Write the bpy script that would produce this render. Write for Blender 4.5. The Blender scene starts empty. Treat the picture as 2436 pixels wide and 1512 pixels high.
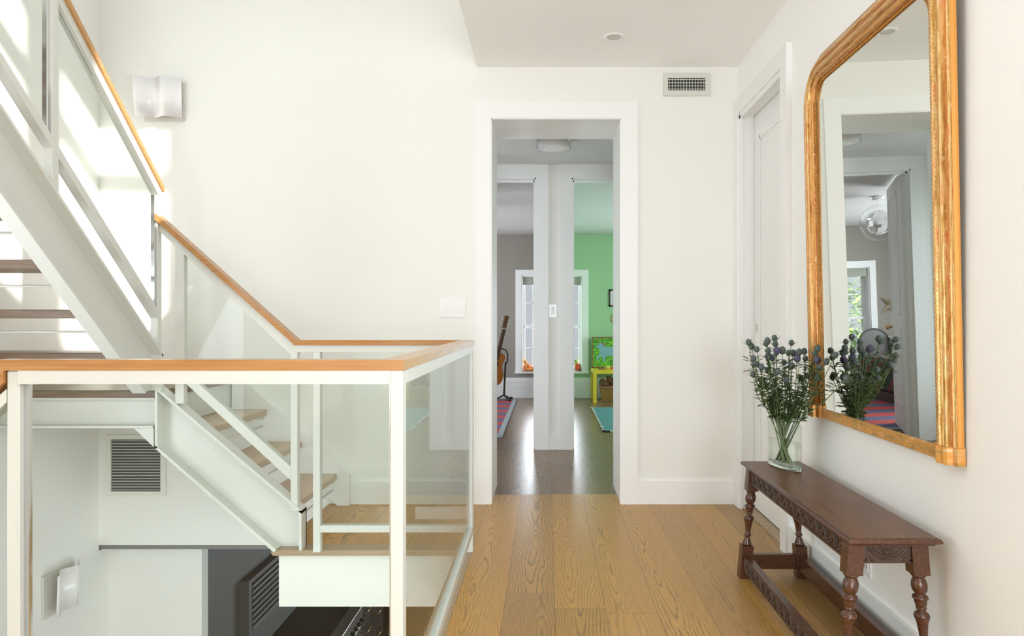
import bpy, math, random
from mathutils import Vector, Matrix
C = bpy.context.scene.collection
sc = bpy.context.scene
random.seed(7)
PI = math.pi

# ------------------------------------------------------------------ camera
FPX, CX, CY, H = 1624.0, 1302.0, 763.0, 1.15
cd = bpy.data.cameras.new('camera'); cam = bpy.data.objects.new('camera', cd); C.objects.link(cam)
cam.location = (0, 0, H); cam.rotation_euler = (PI/2, 0, 0)
cd.sensor_width = 36; cd.lens = 36*FPX/2436
cd.shift_x = -(CX-1218)/2436; cd.shift_y = (CY-756)/2436
cd.clip_start = 0.05
sc.camera = cam
sc.view_settings.view_transform = 'Standard'; sc.view_settings.look = 'None'
sc.view_settings.gamma = 1; sc.view_settings.use_curve_mapping = False
sc.view_settings.exposure = 0.19
sc.cycles.use_denoising = True
sc.cycles.max_bounces = 14; sc.cycles.diffuse_bounces = 8; sc.cycles.glossy_bounces = 6
sc.cycles.transmission_bounces = 10; sc.cycles.transparent_max_bounces = 24
sc.cycles.sample_clamp_indirect = 6; sc.cycles.caustics_reflective = False

# ------------------------------------------------------------------ world, sun, window light, added fill
w = bpy.data.worlds.new('world'); sc.world = w; w.use_nodes = True
nt = w.node_tree; bg = nt.nodes['Background']
bg.inputs[0].default_value = (0.86, 0.93, 1.0, 1); bg.inputs[1].default_value = 0.55

SUN = Vector((-0.85, 1.0, -0.80))
ld = bpy.data.lights.new('sun', 'SUN'); ld.energy = 9; ld.angle = 0.012; ld.color = (1, 0.97, 0.92)
so = bpy.data.objects.new('sun', ld); C.objects.link(so)
so.rotation_euler = SUN.to_track_quat('-Z', 'Y').to_euler()

def area(name, loc, rot, sx, sy, e, col=(1, 1, 1)):
    l = bpy.data.lights.new(name, 'AREA'); l.shape = 'RECTANGLE'; l.size = sx; l.size_y = sy
    l.energy = e; l.color = col
    o = bpy.data.objects.new(name, l); C.objects.link(o); o.location = loc; o.rotation_euler = rot
    return o
# added fill lights at unseen openings behind the camera and beside the stairs
DAY = (0.845, 0.925, 1.0)
area('rear_fill', (0.3, -6.15, 1.35), (PI/2, 0, 0), 1.6, 2.3, 215, DAY)
area('rear_fill', (-2.05, -6.15, 1.35), (PI/2, 0, 0), 1.2, 2.3, 6, DAY)
area('hall_fill', (1.18, 0.75, 1.45), (0, PI/2, 0), 1.7, 1.3, 36, DAY)  # added fill to lighten the outer face of the upper stringer
area('under_stair_fill', (-2.80, 1.5, 0.75), (0, -PI/2, 0), 1.5, 1.8, 34, DAY)  # fill added for the right wall and hall ceiling, out of view
area('upper_front_fill', (-1.65, 0.03, 4.45), (PI/2, 0, 0), 2.1, 1.4, 2, DAY)  # fill added to reach the back wall past the front railing
area('stair_fill', (-2.80, 2.85, 2.8), (0, -PI/2, 0), 1.6, 0.95, 9, DAY)  # added fill from the left wall, out of view
# added fill light over the stairwell; the ceiling above is closed
area('stairwell_top_fill', (-1.6, 2.3, 6.45), (0, 0, 0), 2.0, 3.4, 2.4, DAY)
# added fill light from the unseen upper hall side
area('upper_hall_fill', (1.95, 2.2, 4.4), (0, PI/2, 0), 1.8, 2.6, 3.2, DAY)
# bedroom windows
area('bedroom_window_daylight', (2.3, 10.50, 1.1), (-PI/2, 0, 0), 0.9, 1.4, 36, DAY)
area('bedroom_window_daylight', (-0.227, 10.6, 1.1), (-PI/2, 0, 0), 0.5, 1.7, 26, DAY)
area('bedroom_window_daylight', (0.35, 10.6, 1.1), (-PI/2, 0, 0), 0.5, 1.7, 18, DAY)
area('bedroom_side_fill', (-3.28, 8.0, 1.3), (0, -PI/2, 0), 1.4, 1.4, 100, DAY)  # added fill to brighten the bedroom; the side wall has no opening
area('playroom_side_fill', (3.18, 8.0, 1.3), (0, PI/2, 0), 1.4, 1.4, 50, DAY)  # playroom brightened likewise by an added light
area('vestibule_side_fill', (-1.39, 5.44, 1.15), (0, -PI/2, 0), 1.9, 0.75, 9, DAY)  # light added for the vestibule, source unseen
# added fill lights for the kitchen and lower storey, sources unseen
area('kitchen_fill', (0.2, 10.2, -1.6), (-PI/2, 0, 0), 2.0, 1.6, 60, DAY)
area('lower_side_fill', (1.33, 2.4, -1.5), (0, PI/2, 0), 1.6, 2.4, 48, DAY)
area('lower_front_fill', (-1.2, -6.1, -1.6), (PI/2, 0, 0), 2.6, 2.0, 150, DAY)

# ------------------------------------------------------------------ materials
def mat(name, col, rough=0.5, metal=0.0, spec=0.5):
    m = bpy.data.materials.new(name); m.use_nodes = True
    b = m.node_tree.nodes['Principled BSDF']
    b.inputs['Base Color'].default_value = (*col, 1); b.inputs['Roughness'].default_value = rough
    b.inputs['Metallic'].default_value = metal
    b.inputs['Specular IOR Level'].default_value = spec
    return m
def nodes(m): return m.node_tree, m.node_tree.nodes, m.node_tree.links, m.node_tree.nodes['Principled BSDF']
def N(nt, t, **kw):
    n = nt.nodes.new(t)
    for k, v in kw.items(): setattr(n, k, v)
    return n
def math_(nt, op, a, b=None, c=None):
    n = N(nt, 'ShaderNodeMath', operation=op)
    for i, v in enumerate((a, b, c)):
        if v is None: continue
        if isinstance(v, (int, float)): n.inputs[i].default_value = v
        else: nt.links.new(v, n.inputs[i])
    return n.outputs[0]
def ramp(nt, fac, stops):
    r = N(nt, 'ShaderNodeValToRGB'); nt.links.new(fac, r.inputs[0]); cr = r.color_ramp
    while len(cr.elements) < len(stops): cr.elements.new(0.5)
    for e, (p, c) in zip(cr.elements, stops): e.position = p; e.color = (*c, 1)
    return r.outputs[0]
def mixc(nt, fac, a, b, mode='MIX'):
    n = N(nt, 'ShaderNodeMix', data_type='RGBA', blend_type=mode)
    for s, v in ((0, fac), (6, a), (7, b)):
        if isinstance(v, (int, float)): n.inputs[s].default_value = v
        elif isinstance(v, tuple): n.inputs[s].default_value = (*v, 1)
        else: nt.links.new(v, n.inputs[s])
    return n.outputs[2]
def paint(name, col, rough=0.55, bump=0.02, spec=0.35):
    m = mat(name, col, rough, spec=spec); nt, ns, lk, b = nodes(m)
    tc = N(nt, 'ShaderNodeTexCoord'); no = N(nt, 'ShaderNodeTexNoise'); no.inputs['Scale'].default_value = 160
    lk.new(tc.outputs['Object'], no.inputs['Vector'])
    bp = N(nt, 'ShaderNodeBump'); bp.inputs['Strength'].default_value = bump; bp.inputs['Distance'].default_value = 0.002
    lk.new(no.outputs[0], bp.inputs['Height']); lk.new(bp.outputs[0], b.inputs['Normal'])
    return m
def wood(name, c1, c2, axis='x', rough=0.4, scale=6.0, fine=60, spec=0.5, dark=None):
    m = mat(name, c1, rough, spec=spec); nt, ns, lk, b = nodes(m)
    tc = N(nt, 'ShaderNodeTexCoord'); mp = N(nt, 'ShaderNodeMapping')
    s = {'x': (1, fine/scale, fine/scale), 'y': (fine/scale, 1, fine/scale), 'z': (fine/scale, fine/scale, 1)}[axis]
    mp.inputs['Scale'].default_value = s; lk.new(tc.outputs['Object'], mp.inputs[0])
    no = N(nt, 'ShaderNodeTexNoise'); no.inputs['Scale'].default_value = scale; no.inputs['Detail'].default_value = 5
    lk.new(mp.outputs[0], no.inputs['Vector'])
    st = [(0.3, c1), (0.62, c2)]
    if dark: st.append((0.78, dark))
    cr = ramp(nt, no.outputs[0], st); lk.new(cr, b.inputs['Base Color'])
    bp = N(nt, 'ShaderNodeBump'); bp.inputs['Strength'].default_value = 0.12; bp.inputs['Distance'].default_value = 0.001
    lk.new(no.outputs[0], bp.inputs['Height']); lk.new(bp.outputs[0], b.inputs['Normal'])
    return m
def plank_mat(name, base, alt, line, rough=0.32, spec=0.5):
    """oak boards running along y, 0.203 m wide, with cathedral grain"""
    m = mat(name, base, rough, spec=spec); nt, ns, lk, b = nodes(m)
    tc = N(nt, 'ShaderNodeTexCoord'); sx = N(nt, 'ShaderNodeSeparateXYZ'); lk.new(tc.outputs['Object'], sx.inputs[0])
    X, Y = sx.outputs[0], sx.outputs[1]
    u = math_(nt, 'DIVIDE', math_(nt, 'ADD', X, 0.376+2.03), 0.203)
    idx = math_(nt, 'FLOOR', u); fu = math_(nt, 'FRACT', u)
    wn = N(nt, 'ShaderNodeTexWhiteNoise', noise_dimensions='1D'); lk.new(idx, wn.inputs['W'])
    yo = math_(nt, 'ADD', math_(nt, 'DIVIDE', Y, 2.3), math_(nt, 'MULTIPLY', wn.outputs[0], 7.3))
    iy = math_(nt, 'FLOOR', yo); fy = math_(nt, 'FRACT', yo)
    bid = math_(nt, 'ADD', math_(nt, 'MULTIPLY', idx, 13.7), math_(nt, 'MULTIPLY', iy, 3.31))
    w2 = N(nt, 'ShaderNodeTexWhiteNoise', noise_dimensions='1D'); lk.new(bid, w2.inputs['W'])
    w3 = N(nt, 'ShaderNodeTexWhiteNoise', noise_dimensions='1D'); lk.new(math_(nt, 'ADD', bid, 51.3), w3.inputs['W'])
    # cathedral figure: contour lines of a stretched noise, one field per board
    cv = N(nt, 'ShaderNodeCombineXYZ')
    lk.new(math_(nt, 'MULTIPLY', X, 6.5), cv.inputs[0]); lk.new(math_(nt, 'MULTIPLY', Y, 1.25), cv.inputs[1])
    lk.new(math_(nt, 'MULTIPLY', w2.outputs[0], 91.0), cv.inputs[2])
    n1 = N(nt, 'ShaderNodeTexNoise'); n1.inputs['Scale'].default_value = 0.9; n1.inputs['Detail'].default_value = 2.0
    n1.inputs['Roughness'].default_value = 0.35; lk.new(cv.outputs[0], n1.inputs['Vector'])
    # jitter for the ragged line edges
    cv2 = N(nt, 'ShaderNodeCombineXYZ')
    lk.new(math_(nt, 'MULTIPLY', X, 260), cv2.inputs[0]); lk.new(math_(nt, 'MULTIPLY', Y, 14), cv2.inputs[1]); lk.new(w2.outputs[0], cv2.inputs[2])
    n2 = N(nt, 'ShaderNodeTexNoise'); n2.inputs['Scale'].default_value = 1; n2.inputs['Detail'].default_value = 3
    lk.new(cv2.outputs[0], n2.inputs['Vector'])
    # distance from the heart of the board raises the ring count towards the edges
    edge = math_(nt, 'POWER', math_(nt, 'ABSOLUTE', math_(nt, 'SUBTRACT', fu, math_(nt, 'ADD', 0.25, math_(nt, 'MULTIPLY', w3.outputs[0], 0.5)))), 1.5)
    rings = math_(nt, 'ADD', math_(nt, 'MULTIPLY', n1.outputs[0], 18.0), math_(nt, 'MULTIPLY', edge, 20.0))
    rings = math_(nt, 'ADD', rings, math_(nt, 'MULTIPLY', n2.outputs[0], 0.55))
    fr = math_(nt, 'FRACT', rings)
    ln = ramp(nt, fr, [(0.0, (0, 0, 0)), (0.62, (0.08, 0.08, 0.08)), (0.86, (1, 1, 1)), (0.93, (0.35, 0.35, 0.35)), (1.0, (0, 0, 0))])
    tone = mixc(nt, w3.outputs[0], base, alt)
    fine = ramp(nt, n2.outputs[0], [(0.35, (0.90, 0.90, 0.90)), (0.62, (1.06, 1.06, 1.06))])
    tone = mixc(nt, 1.0, tone, fine, 'MULTIPLY')
    lf = math_(nt, 'MULTIPLY', ln, math_(nt, 'ADD', 0.40, math_(nt, 'MULTIPLY', w2.outputs[0], 0.45)))
    col = mixc(nt, lf, tone, line)
    # seams
    s1 = math_(nt, 'LESS_THAN', math_(nt, 'MINIMUM', fu, math_(nt, 'SUBTRACT', 1.0, fu)), 0.006)
    s2 = math_(nt, 'LESS_THAN', fy, 0.0009)
    col = mixc(nt, math_(nt, 'MULTIPLY', math_(nt, 'MAXIMUM', s1, s2), 0.6), col, tuple(c*0.35 for c in line))
    lk.new(col, b.inputs['Base Color'])
    bp = N(nt, 'ShaderNodeBump'); bp.inputs['Strength'].default_value = 0.05; bp.inputs['Distance'].default_value = 0.0006; bp.invert = True
    lk.new(ln, bp.inputs['Height']); lk.new(bp.outputs[0], b.inputs['Normal'])
    return m
def thin_glass(name, tint=(0.965, 0.985, 0.972), refl=1.0):
    m = bpy.data.materials.new(name); m.use_nodes = True; nt = m.node_tree; nt.nodes.clear()
    o = N(nt, 'ShaderNodeOutputMaterial'); mx = N(nt, 'ShaderNodeMixShader'); tr = N(nt, 'ShaderNodeBsdfTransparent')
    gl = N(nt, 'ShaderNodeBsdfGlossy'); gl.inputs['Roughness'].default_value = 0.0
    lw = N(nt, 'ShaderNodeLayerWeight'); lw.inputs[0].default_value = 0.5      # facing = 1 - cos
    f = math_(nt, 'MULTIPLY_ADD', math_(nt, 'POWER', lw.outputs['Facing'], 5.0), 0.75*refl, 0.018*refl)
    tr.inputs[0].default_value = (*tint, 1)
    nt.links.new(f, mx.inputs[0]); nt.links.new(tr.outputs[0], mx.inputs[1]); nt.links.new(gl.outputs[0], mx.inputs[2])
    nt.links.new(mx.outputs[0], o.inputs[0]); return m

M = {}
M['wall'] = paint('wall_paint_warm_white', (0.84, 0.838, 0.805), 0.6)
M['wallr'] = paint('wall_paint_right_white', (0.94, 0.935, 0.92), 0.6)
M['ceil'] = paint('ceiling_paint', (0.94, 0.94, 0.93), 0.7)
M['trim'] = paint('trim_gloss_white', (0.87, 0.875, 0.87), 0.45, 0.005, 0.4)
M['steel'] = paint('painted_steel_white', (0.66, 0.67, 0.62), 0.35, 0.01, 0.5)
M['lowwall'] = paint('lower_wall_paint', (0.78, 0.78, 0.72), 0.6)
M['gray'] = paint('grey_taupe_wall', (0.30, 0.275, 0.24), 0.6)
M['green'] = paint('mint_green_wall', (0.38, 0.60, 0.35), 0.6)
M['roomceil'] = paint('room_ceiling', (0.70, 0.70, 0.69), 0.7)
M['rail_oak_x'] = wood('oak_handrail', (0.50, 0.25, 0.085), (0.40, 0.18, 0.052), 'x', 0.22, 5, 120, 0.7)
M['rail_oak_y'] = wood('oak_handrail_y', (0.56, 0.31, 0.115), (0.48, 0.245, 0.08), 'y', 0.22, 5, 120, 0.7)
M['tread'] = wood('grey_brown_oak_tread', (0.62, 0.50, 0.38), (0.54, 0.42, 0.31), 'y', 0.4, 5, 90)
M['tread_dark'] = wood('brown_oak_tread', (0.22, 0.145, 0.085), (0.15, 0.095, 0.055), 'x', 0.4, 5, 90)
M['floor'] = plank_mat('oak_floor_boards', (0.55, 0.30, 0.075), (0.40, 0.23, 0.075), (0.10, 0.07, 0.03), 0.33, 0.36)
M['floor2'] = plank_mat('brown_oak_floor_boards', (0.20, 0.11, 0.05), (0.15, 0.085, 0.042), (0.34, 0.23, 0.15), 0.25, 0.33)
M['nosing'] = wood('oak_nosing', (0.42, 0.31, 0.20), (0.34, 0.25, 0.155), 'x', 0.38, 5, 90)
M['walnut'] = wood('dark_walnut', (0.125, 0.047, 0.022), (0.07, 0.027, 0.014), 'y', 0.27, 5, 110, 0.6)
M['walnut_top'] = wood('worn_walnut_top', (0.185, 0.078, 0.034), (0.115, 0.046, 0.02), 'y', 0.36, 5, 150, 0.4, dark=(0.08, 0.036, 0.02))
M['carve'] = wood('carved_dark_oak', (0.075, 0.035, 0.02), (0.045, 0.022, 0.014), 'y', 0.33, 5, 60, 0.6)
M['glass'] = thin_glass('railing_glass')
M['pane'] = thin_glass('window_glass', (0.98, 0.98, 0.98))
M['glass_edge'] = mat('glass_edge_green', (0.42, 0.50, 0.44), 0.2)
M['chrome'] = mat('chrome', (0.75, 0.76, 0.78), 0.12, 1.0)
M['rod'] = mat('white_rod', (0.8, 0.8, 0.77), 0.3)
M['opal'] = mat('opal_glass', (0.9, 0.89, 0.90), 0.18)
M['black'] = mat('black_void', (0.015, 0.014, 0.012), 0.6)
M['darkgray'] = mat('dark_duct_grey', (0.10, 0.10, 0.10), 0.6)
M['plastic'] = mat('white_plastic', (0.86, 0.86, 0.86), 0.25)
M['mirror'] = mat('mirror_silver', (0.84, 0.87, 0.82), 0.01, 1.0)
M['orange'] = mat('orange_cloth', (0.85, 0.34, 0.10), 0.8)
M['tan'] = mat('pale_peach_cloth', (0.85, 0.50, 0.24), 0.8)
M['red'] = mat('red_felt', (0.75, 0.10, 0.03), 0.8)
M['brown'] = mat('brown_plush', (0.28, 0.15, 0.09), 0.9)
M['teal'] = mat('teal_plush', (0.05, 0.42, 0.40), 0.8)
M['yellow'] = mat('yellow_lacquer', (0.72, 0.56, 0.03), 0.35)
M['kdark'] = mat('dark_kitchen_cabinet', (0.055, 0.045, 0.038), 0.4)
M['kstone'] = mat('black_stone_counter', (0.02, 0.022, 0.02), 0.2)
M['kfloor'] = wood('dark_oak_kitchen_floor', (0.085, 0.06, 0.035), (0.055, 0.04, 0.025), 'y', 0.4, 4, 60)
M['stainless'] = mat('stainless_steel', (0.55, 0.50, 0.47), 0.3, 0.9)
M['brass'] = mat('brass', (0.75, 0.52, 0.22), 0.3, 1.0)
M['knob'] = mat('black_knob', (0.02, 0.018, 0.015), 0.3)
M['louver_grey'] = mat('louver_grey', (0.30, 0.30, 0.28), 0.4)
M['kwall'] = paint('kitchen_grey_wall', (0.22, 0.22, 0.21), 0.6)

def gold_mat():
    m = mat('aged_gilt', (0.8, 0.5, 0.18), 0.30, 0.72); nt, ns, lk, b = nodes(m)
    uv = N(nt, 'ShaderNodeUVMap'); sx = N(nt, 'ShaderNodeSeparateXYZ'); lk.new(uv.outputs[0], sx.inputs[0])
    s, t = sx.outputs[0], sx.outputs[1]     # s along the moulding (m), t across it (m)
    tc = N(nt, 'ShaderNodeTexCoord')
    n1 = N(nt, 'ShaderNodeTexNoise'); n1.inputs['Scale'].default_value = 9; n1.inputs['Detail'].default_value = 6; n1.inputs['Roughness'].default_value = 0.65
    mp = N(nt, 'ShaderNodeMapping'); mp.inputs['Scale'].default_value = (1.2, 14, 1); lk.new(uv.outputs[0], mp.inputs[0]); lk.new(mp.outputs[0], n1.inputs['Vector'])
    col = ramp(nt, n1.outputs[0], [(0.30, (0.34, 0.13, 0.035)), (0.42, (0.60, 0.33, 0.09)), (0.54, (0.78, 0.55, 0.25)), (0.64, (0.68, 0.22, 0.07)), (0.76, (0.86, 0.72, 0.44))])
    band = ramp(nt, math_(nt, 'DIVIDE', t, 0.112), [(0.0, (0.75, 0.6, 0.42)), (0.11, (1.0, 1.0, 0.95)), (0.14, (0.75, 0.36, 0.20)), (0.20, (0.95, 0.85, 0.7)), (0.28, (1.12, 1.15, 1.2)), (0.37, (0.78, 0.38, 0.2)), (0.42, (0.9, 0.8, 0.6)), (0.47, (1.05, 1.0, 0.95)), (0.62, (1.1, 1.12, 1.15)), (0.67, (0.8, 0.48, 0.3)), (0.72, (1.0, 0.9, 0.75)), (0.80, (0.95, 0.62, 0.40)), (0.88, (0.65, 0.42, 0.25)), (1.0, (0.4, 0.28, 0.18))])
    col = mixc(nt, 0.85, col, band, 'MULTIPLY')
    n3 = N(nt, 'ShaderNodeTexNoise'); n3.inputs['Scale'].default_value = 70; n3.inputs['Detail'].default_value = 4; lk.new(tc.outputs['Object'], n3.inputs['Vector'])
    spk = ramp(nt, n3.outputs[0], [(0.60, (0, 0, 0)), (0.70, (1, 1, 1))])
    col = mixc(nt, math_(nt, 'MULTIPLY', spk, 0.5), col, (0.80, 0.62, 0.40))
    # engraved zigzag on the torus (t between 0.050 and 0.072)
    tri = math_(nt, 'MULTIPLY', math_(nt, 'PINGPONG', s, 0.014), 1.4)
    c1 = math_(nt, 'LESS_THAN', math_(nt, 'ABSOLUTE', math_(nt, 'SUBTRACT', math_(nt, 'SUBTRACT', t, 0.052), tri)), 0.0016)
    c2 = math_(nt, 'LESS_THAN', math_(nt, 'ABSOLUTE', math_(nt, 'SUBTRACT', math_(nt, 'SUBTRACT', 0.072, t), tri)), 0.0013)
    inb = math_(nt, 'MULTIPLY', math_(nt, 'GREATER_THAN', t, 0.051), math_(nt, 'LESS_THAN', t, 0.073))
    zz = math_(nt, 'MULTIPLY', math_(nt, 'MAXIMUM', c1, c2), inb)
    col = mixc(nt, math_(nt, 'MULTIPLY', zz, 0.55), col, (0.45, 0.13, 0.04))
    lk.new(col, b.inputs['Base Color'])
    bp = N(nt, 'ShaderNodeBump'); bp.inputs['Strength'].default_value = 0.35; bp.inputs['Distance'].default_value = 0.002; bp.invert = True
    lk.new(math_(nt, 'ADD', zz, math_(nt, 'MULTIPLY', n3.outputs[0], 0.4)), bp.inputs['Height']); lk.new(bp.outputs[0], b.inputs['Normal'])
    return m
M['chromedull'] = mat('satin_reflector', (0.62, 0.60, 0.55), 0.4)
M['gold'] = gold_mat()
def gold_plain():
    m = mat('worn_gilt_rail', (0.6, 0.35, 0.1), 0.45, 0.35); nt, ns, lk, b = nodes(m)
    tc = N(nt, 'ShaderNodeTexCoord'); mp = N(nt, 'ShaderNodeMapping'); mp.inputs['Scale'].default_value = (1, 4, 10)
    lk.new(tc.outputs['Object'], mp.inputs[0])
    n1 = N(nt, 'ShaderNodeTexNoise'); n1.inputs['Scale'].default_value = 4; n1.inputs['Detail'].default_value = 8; n1.inputs['Roughness'].default_value = 0.7
    lk.new(mp.outputs[0], n1.inputs['Vector'])
    lk.new(ramp(nt, n1.outputs[0], [(0.34, (0.33, 0.20, 0.08)), (0.46, (0.62, 0.36, 0.10)), (0.56, (0.78, 0.33, 0.06)), (0.66, (0.74, 0.62, 0.38))]), b.inputs['Base Color'])
    return m
M['gold_rail'] = gold_plain()
M['gold_side'] = mat('orange_gilt_side', (0.62, 0.28, 0.05), 0.5, 0.3)
def water_glass(name, ior, tint=(1, 1, 1)):
    m = bpy.data.materials.new(name); m.use_nodes = True; nt = m.node_tree; nt.nodes.clear()
    o = N(nt, 'ShaderNodeOutputMaterial'); g = N(nt, 'ShaderNodeBsdfGlass'); g.inputs['IOR'].default_value = ior
    g.inputs['Roughness'].default_value = 0; g.inputs['Color'].default_value = (*tint, 1)
    nt.links.new(g.outputs[0], o.inputs[0]); return m
M['garden_leaf'] = mat('garden_leaf', (0.30, 0.48, 0.14), 0.5)
M['vase'] = thin_glass('vase_glass', (0.97, 0.985, 0.975))
M['vase_base'] = water_glass('thick_glass', 1.45, (0.95, 0.98, 0.96))
M['water'] = thin_glass('water', (0.97, 0.975, 0.95))
M['stem'] = mat('grey_green_stem', (0.16, 0.22, 0.10), 0.55)
M['leaf'] = mat('green_leaf', (0.07, 0.12, 0.032), 0.5)
M['bract'] = mat('green_bract', (0.12, 0.19, 0.09), 0.5)
def head_mat():
    m = mat('blue_green_thistle', (0.12, 0.18, 0.17), 0.7); nt, ns, lk, b = nodes(m)
    tc = N(nt, 'ShaderNodeTexCoord'); v = N(nt, 'ShaderNodeTexVoronoi'); v.inputs['Scale'].default_value = 420
    lk.new(tc.outputs['Object'], v.inputs['Vector'])
    lk.new(ramp(nt, v.outputs['Distance'], [(0.1, (0.22, 0.29, 0.26)), (0.6, (0.07, 0.09, 0.088))]), b.inputs['Base Color'])
    bp = N(nt, 'ShaderNodeBump'); bp.invert = True; bp.inputs['Distance'].default_value = 0.001; bp.inputs['Strength'].default_value = 0.8
    lk.new(v.outputs['Distance'], bp.inputs['Height']); lk.new(bp.outputs[0], b.inputs['Normal']); return m
M['head'] = head_mat()
M['head2'] = mat('violet_blue_thistle', (0.10, 0.09, 0.17), 0.75)

# ------------------------------------------------------------------ mesh helpers
class MB:
    def __init__(s): s.v = []; s.f = []; s.sm = []; s.mi = []; s.uv = {}
    def add(s, vs, fs, smooth=False, mi=0, uvs=None):
        o = len(s.v); s.v += [tuple(p) for p in vs]
        for k, f in enumerate(fs):
            if uvs: s.uv[len(s.f)] = uvs[k]
            s.f.append(tuple(i+o for i in f)); s.sm.append(smooth); s.mi.append(mi)
        return s
    def box(s, a, b, mi=0, bev=0.0):
        (x0, y0, z0), (x1, y1, z1) = [tuple(min(p, q) for p, q in zip(a, b)), tuple(max(p, q) for p, q in zip(a, b))]
        if bev > 0:
            c = bev; vs = []; 
            for x, sx in ((x0, 1), (x1, -1)):
                for y, sy in ((y0, 1), (y1, -1)):
                    for z, sz in ((z0, 1), (z1, -1)):
                        vs += [(x, y+sy*c, z+sz*c), (x+sx*c, y, z+sz*c), (x+sx*c, y+sy*c, z)]
            def id(i, j, k, a): return (i*4+j*2+k)*3+a
            fs = []
            for i in (0, 1): fs.append([id(i, 0, 0, 0), id(i, 0, 1, 0), id(i, 1, 1, 0), id(i, 1, 0, 0)][::(1 if i == 0 else -1)])
            for j in (0, 1): fs.append([id(0, j, 0, 1), id(1, j, 0, 1), id(1, j, 1, 1), id(0, j, 1, 1)][::(1 if j == 0 else -1)])
            for k in (0, 1): fs.append([id(0, 0, k, 2), id(0, 1, k, 2), id(1, 1, k, 2), id(1, 0, k, 2)][::(1 if k == 0 else -1)])
            for j in (0, 1):
                for k in (0, 1): fs.append([id(0, j, k, 1), id(0, j, k, 2), id(1, j, k, 2), id(1, j, k, 1)])
            for i in (0, 1):
                for k in (0, 1): fs.append([id(i, 0, k, 0), id(i, 0, k, 2), id(i, 1, k, 2), id(i, 1, k, 0)])
            for i in (0, 1):
                for j in (0, 1): fs.append([id(i, j, 0, 0), id(i, j, 0, 1), id(i, j, 1, 1), id(i, j, 1, 0)])
            for i in (0, 1):
                for j in (0, 1):
                    for k in (0, 1): fs.append([id(i, j, k, 0), id(i, j, k, 1), id(i, j, k, 2)])
            return s.add(vs, fs, False, mi)
        vs = [(x, y, z) for x in (x0, x1) for y in (y0, y1) for z in (z0, z1)]
        return s.add(vs, [(0, 1, 3, 2), (4, 6, 7, 5), (0, 4, 5, 1), (2, 3, 7, 6), (0, 2, 6, 4), (1, 5, 7, 3)], False, mi)
    def prism(s, poly, axis, a, b, mi=0):
        """poly: 2D points in the plane normal to axis; extruded a..b"""
        def P(p, t):
            return {'x': (t, p[0], p[1]), 'y': (p[0], t, p[1]), 'z': (p[0], p[1], t)}[axis]
        n = len(poly); vs = [P(p, a) for p in poly]+[P(p, b) for p in poly]
        fs = [tuple(range(n)), tuple(range(2*n-1, n-1, -1))]+[(i, (i+1) % n, n+(i+1) % n, n+i) for i in range(n)]
        return s.add(vs, fs, False, mi)
    def tube(s, pts, r, n=8, cap=True, mi=0, smooth=True):
        pts = [Vector(p) for p in pts]; rs = r if isinstance(r, (list, tuple)) else [r]*len(pts)
        vs = []; t = (pts[1]-pts[0]).normalized(); up = Vector((0, 0, 1)) if abs(t.z) < 0.9 else Vector((1, 0, 0))
        nrm = t.cross(up).normalized()
        for i, p in enumerate(pts):
            a = pts[max(i-1, 0)]; b = pts[min(i+1, len(pts)-1)]; t = (b-a).normalized()
            nrm = (nrm-t*nrm.dot(t)).normalized(); bn = t.cross(nrm)
            for k in range(n):
                an = 2*PI*k/n; vs.append(p+rs[i]*(math.cos(an)*nrm+math.sin(an)*bn))
        fs = [(i*n+k, i*n+(k+1) % n, (i+1)*n+(k+1) % n, (i+1)*n+k) for i in range(len(pts)-1) for k in range(n)]
        if cap: fs += [tuple(range(n-1, -1, -1)), tuple(range((len(pts)-1)*n, len(pts)*n))]
        return s.add(vs, fs, smooth, mi)
    def lathe(s, prof, c=(0, 0, 0), n=24, mi=0, top=None, smooth=True, M4=None):
        """prof [(r,z)]; centre c; top = (x,y) drift per z"""
        vs = []
        for r, z in prof:
            dx, dy = (0, 0) if top is None else (top[0]*z, top[1]*z)
            for k in range(n):
                a = 2*PI*k/n; vs.append(Vector((c[0]+dx+r*math.cos(a), c[1]+dy+r*math.sin(a), c[2]+z)))
        if M4: vs = [M4 @ v for v in vs]
        m = len(prof)
        fs = [(i*n+k, i*n+(k+1) % n, (i+1)*n+(k+1) % n, (i+1)*n+k) for i in range(m-1) for k in range(n)]
        fs += [tuple(range(n-1, -1, -1)), tuple(range((m-1)*n, m*n))]
        return s.add(vs, fs, smooth, mi)
    def ball(s, c, r, n=12, m=8, mi=0, M4=None):
        rx, ry, rz = r if isinstance(r, tuple) else (r, r, r)
        vs = [Vector((0, 0, -rz))]
        for i in range(1, m):
            ph = -PI/2+PI*i/m
            for k in range(n):
                a = 2*PI*k/n; vs.append(Vector((rx*math.cos(ph)*math.cos(a), ry*math.cos(ph)*math.sin(a), rz*math.sin(ph))))
        vs.append(Vector((0, 0, rz)))
        if M4: vs = [M4 @ v for v in vs]
        vs = [v+Vector(c) for v in vs]
        fs = [(0, 1+(k+1) % n, 1+k) for k in range(n)]
        fs += [(1+i*n+k, 1+i*n+(k+1) % n, 1+(i+1)*n+(k+1) % n, 1+(i+1)*n+k) for i in range(m-2) for k in range(n)]
        L = len(vs)-1; fs += [(1+(m-2)*n+k, 1+(m-2)*n+(k+1) % n, L) for k in range(n)]
        return s.add(vs, fs, True, mi)
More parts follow.
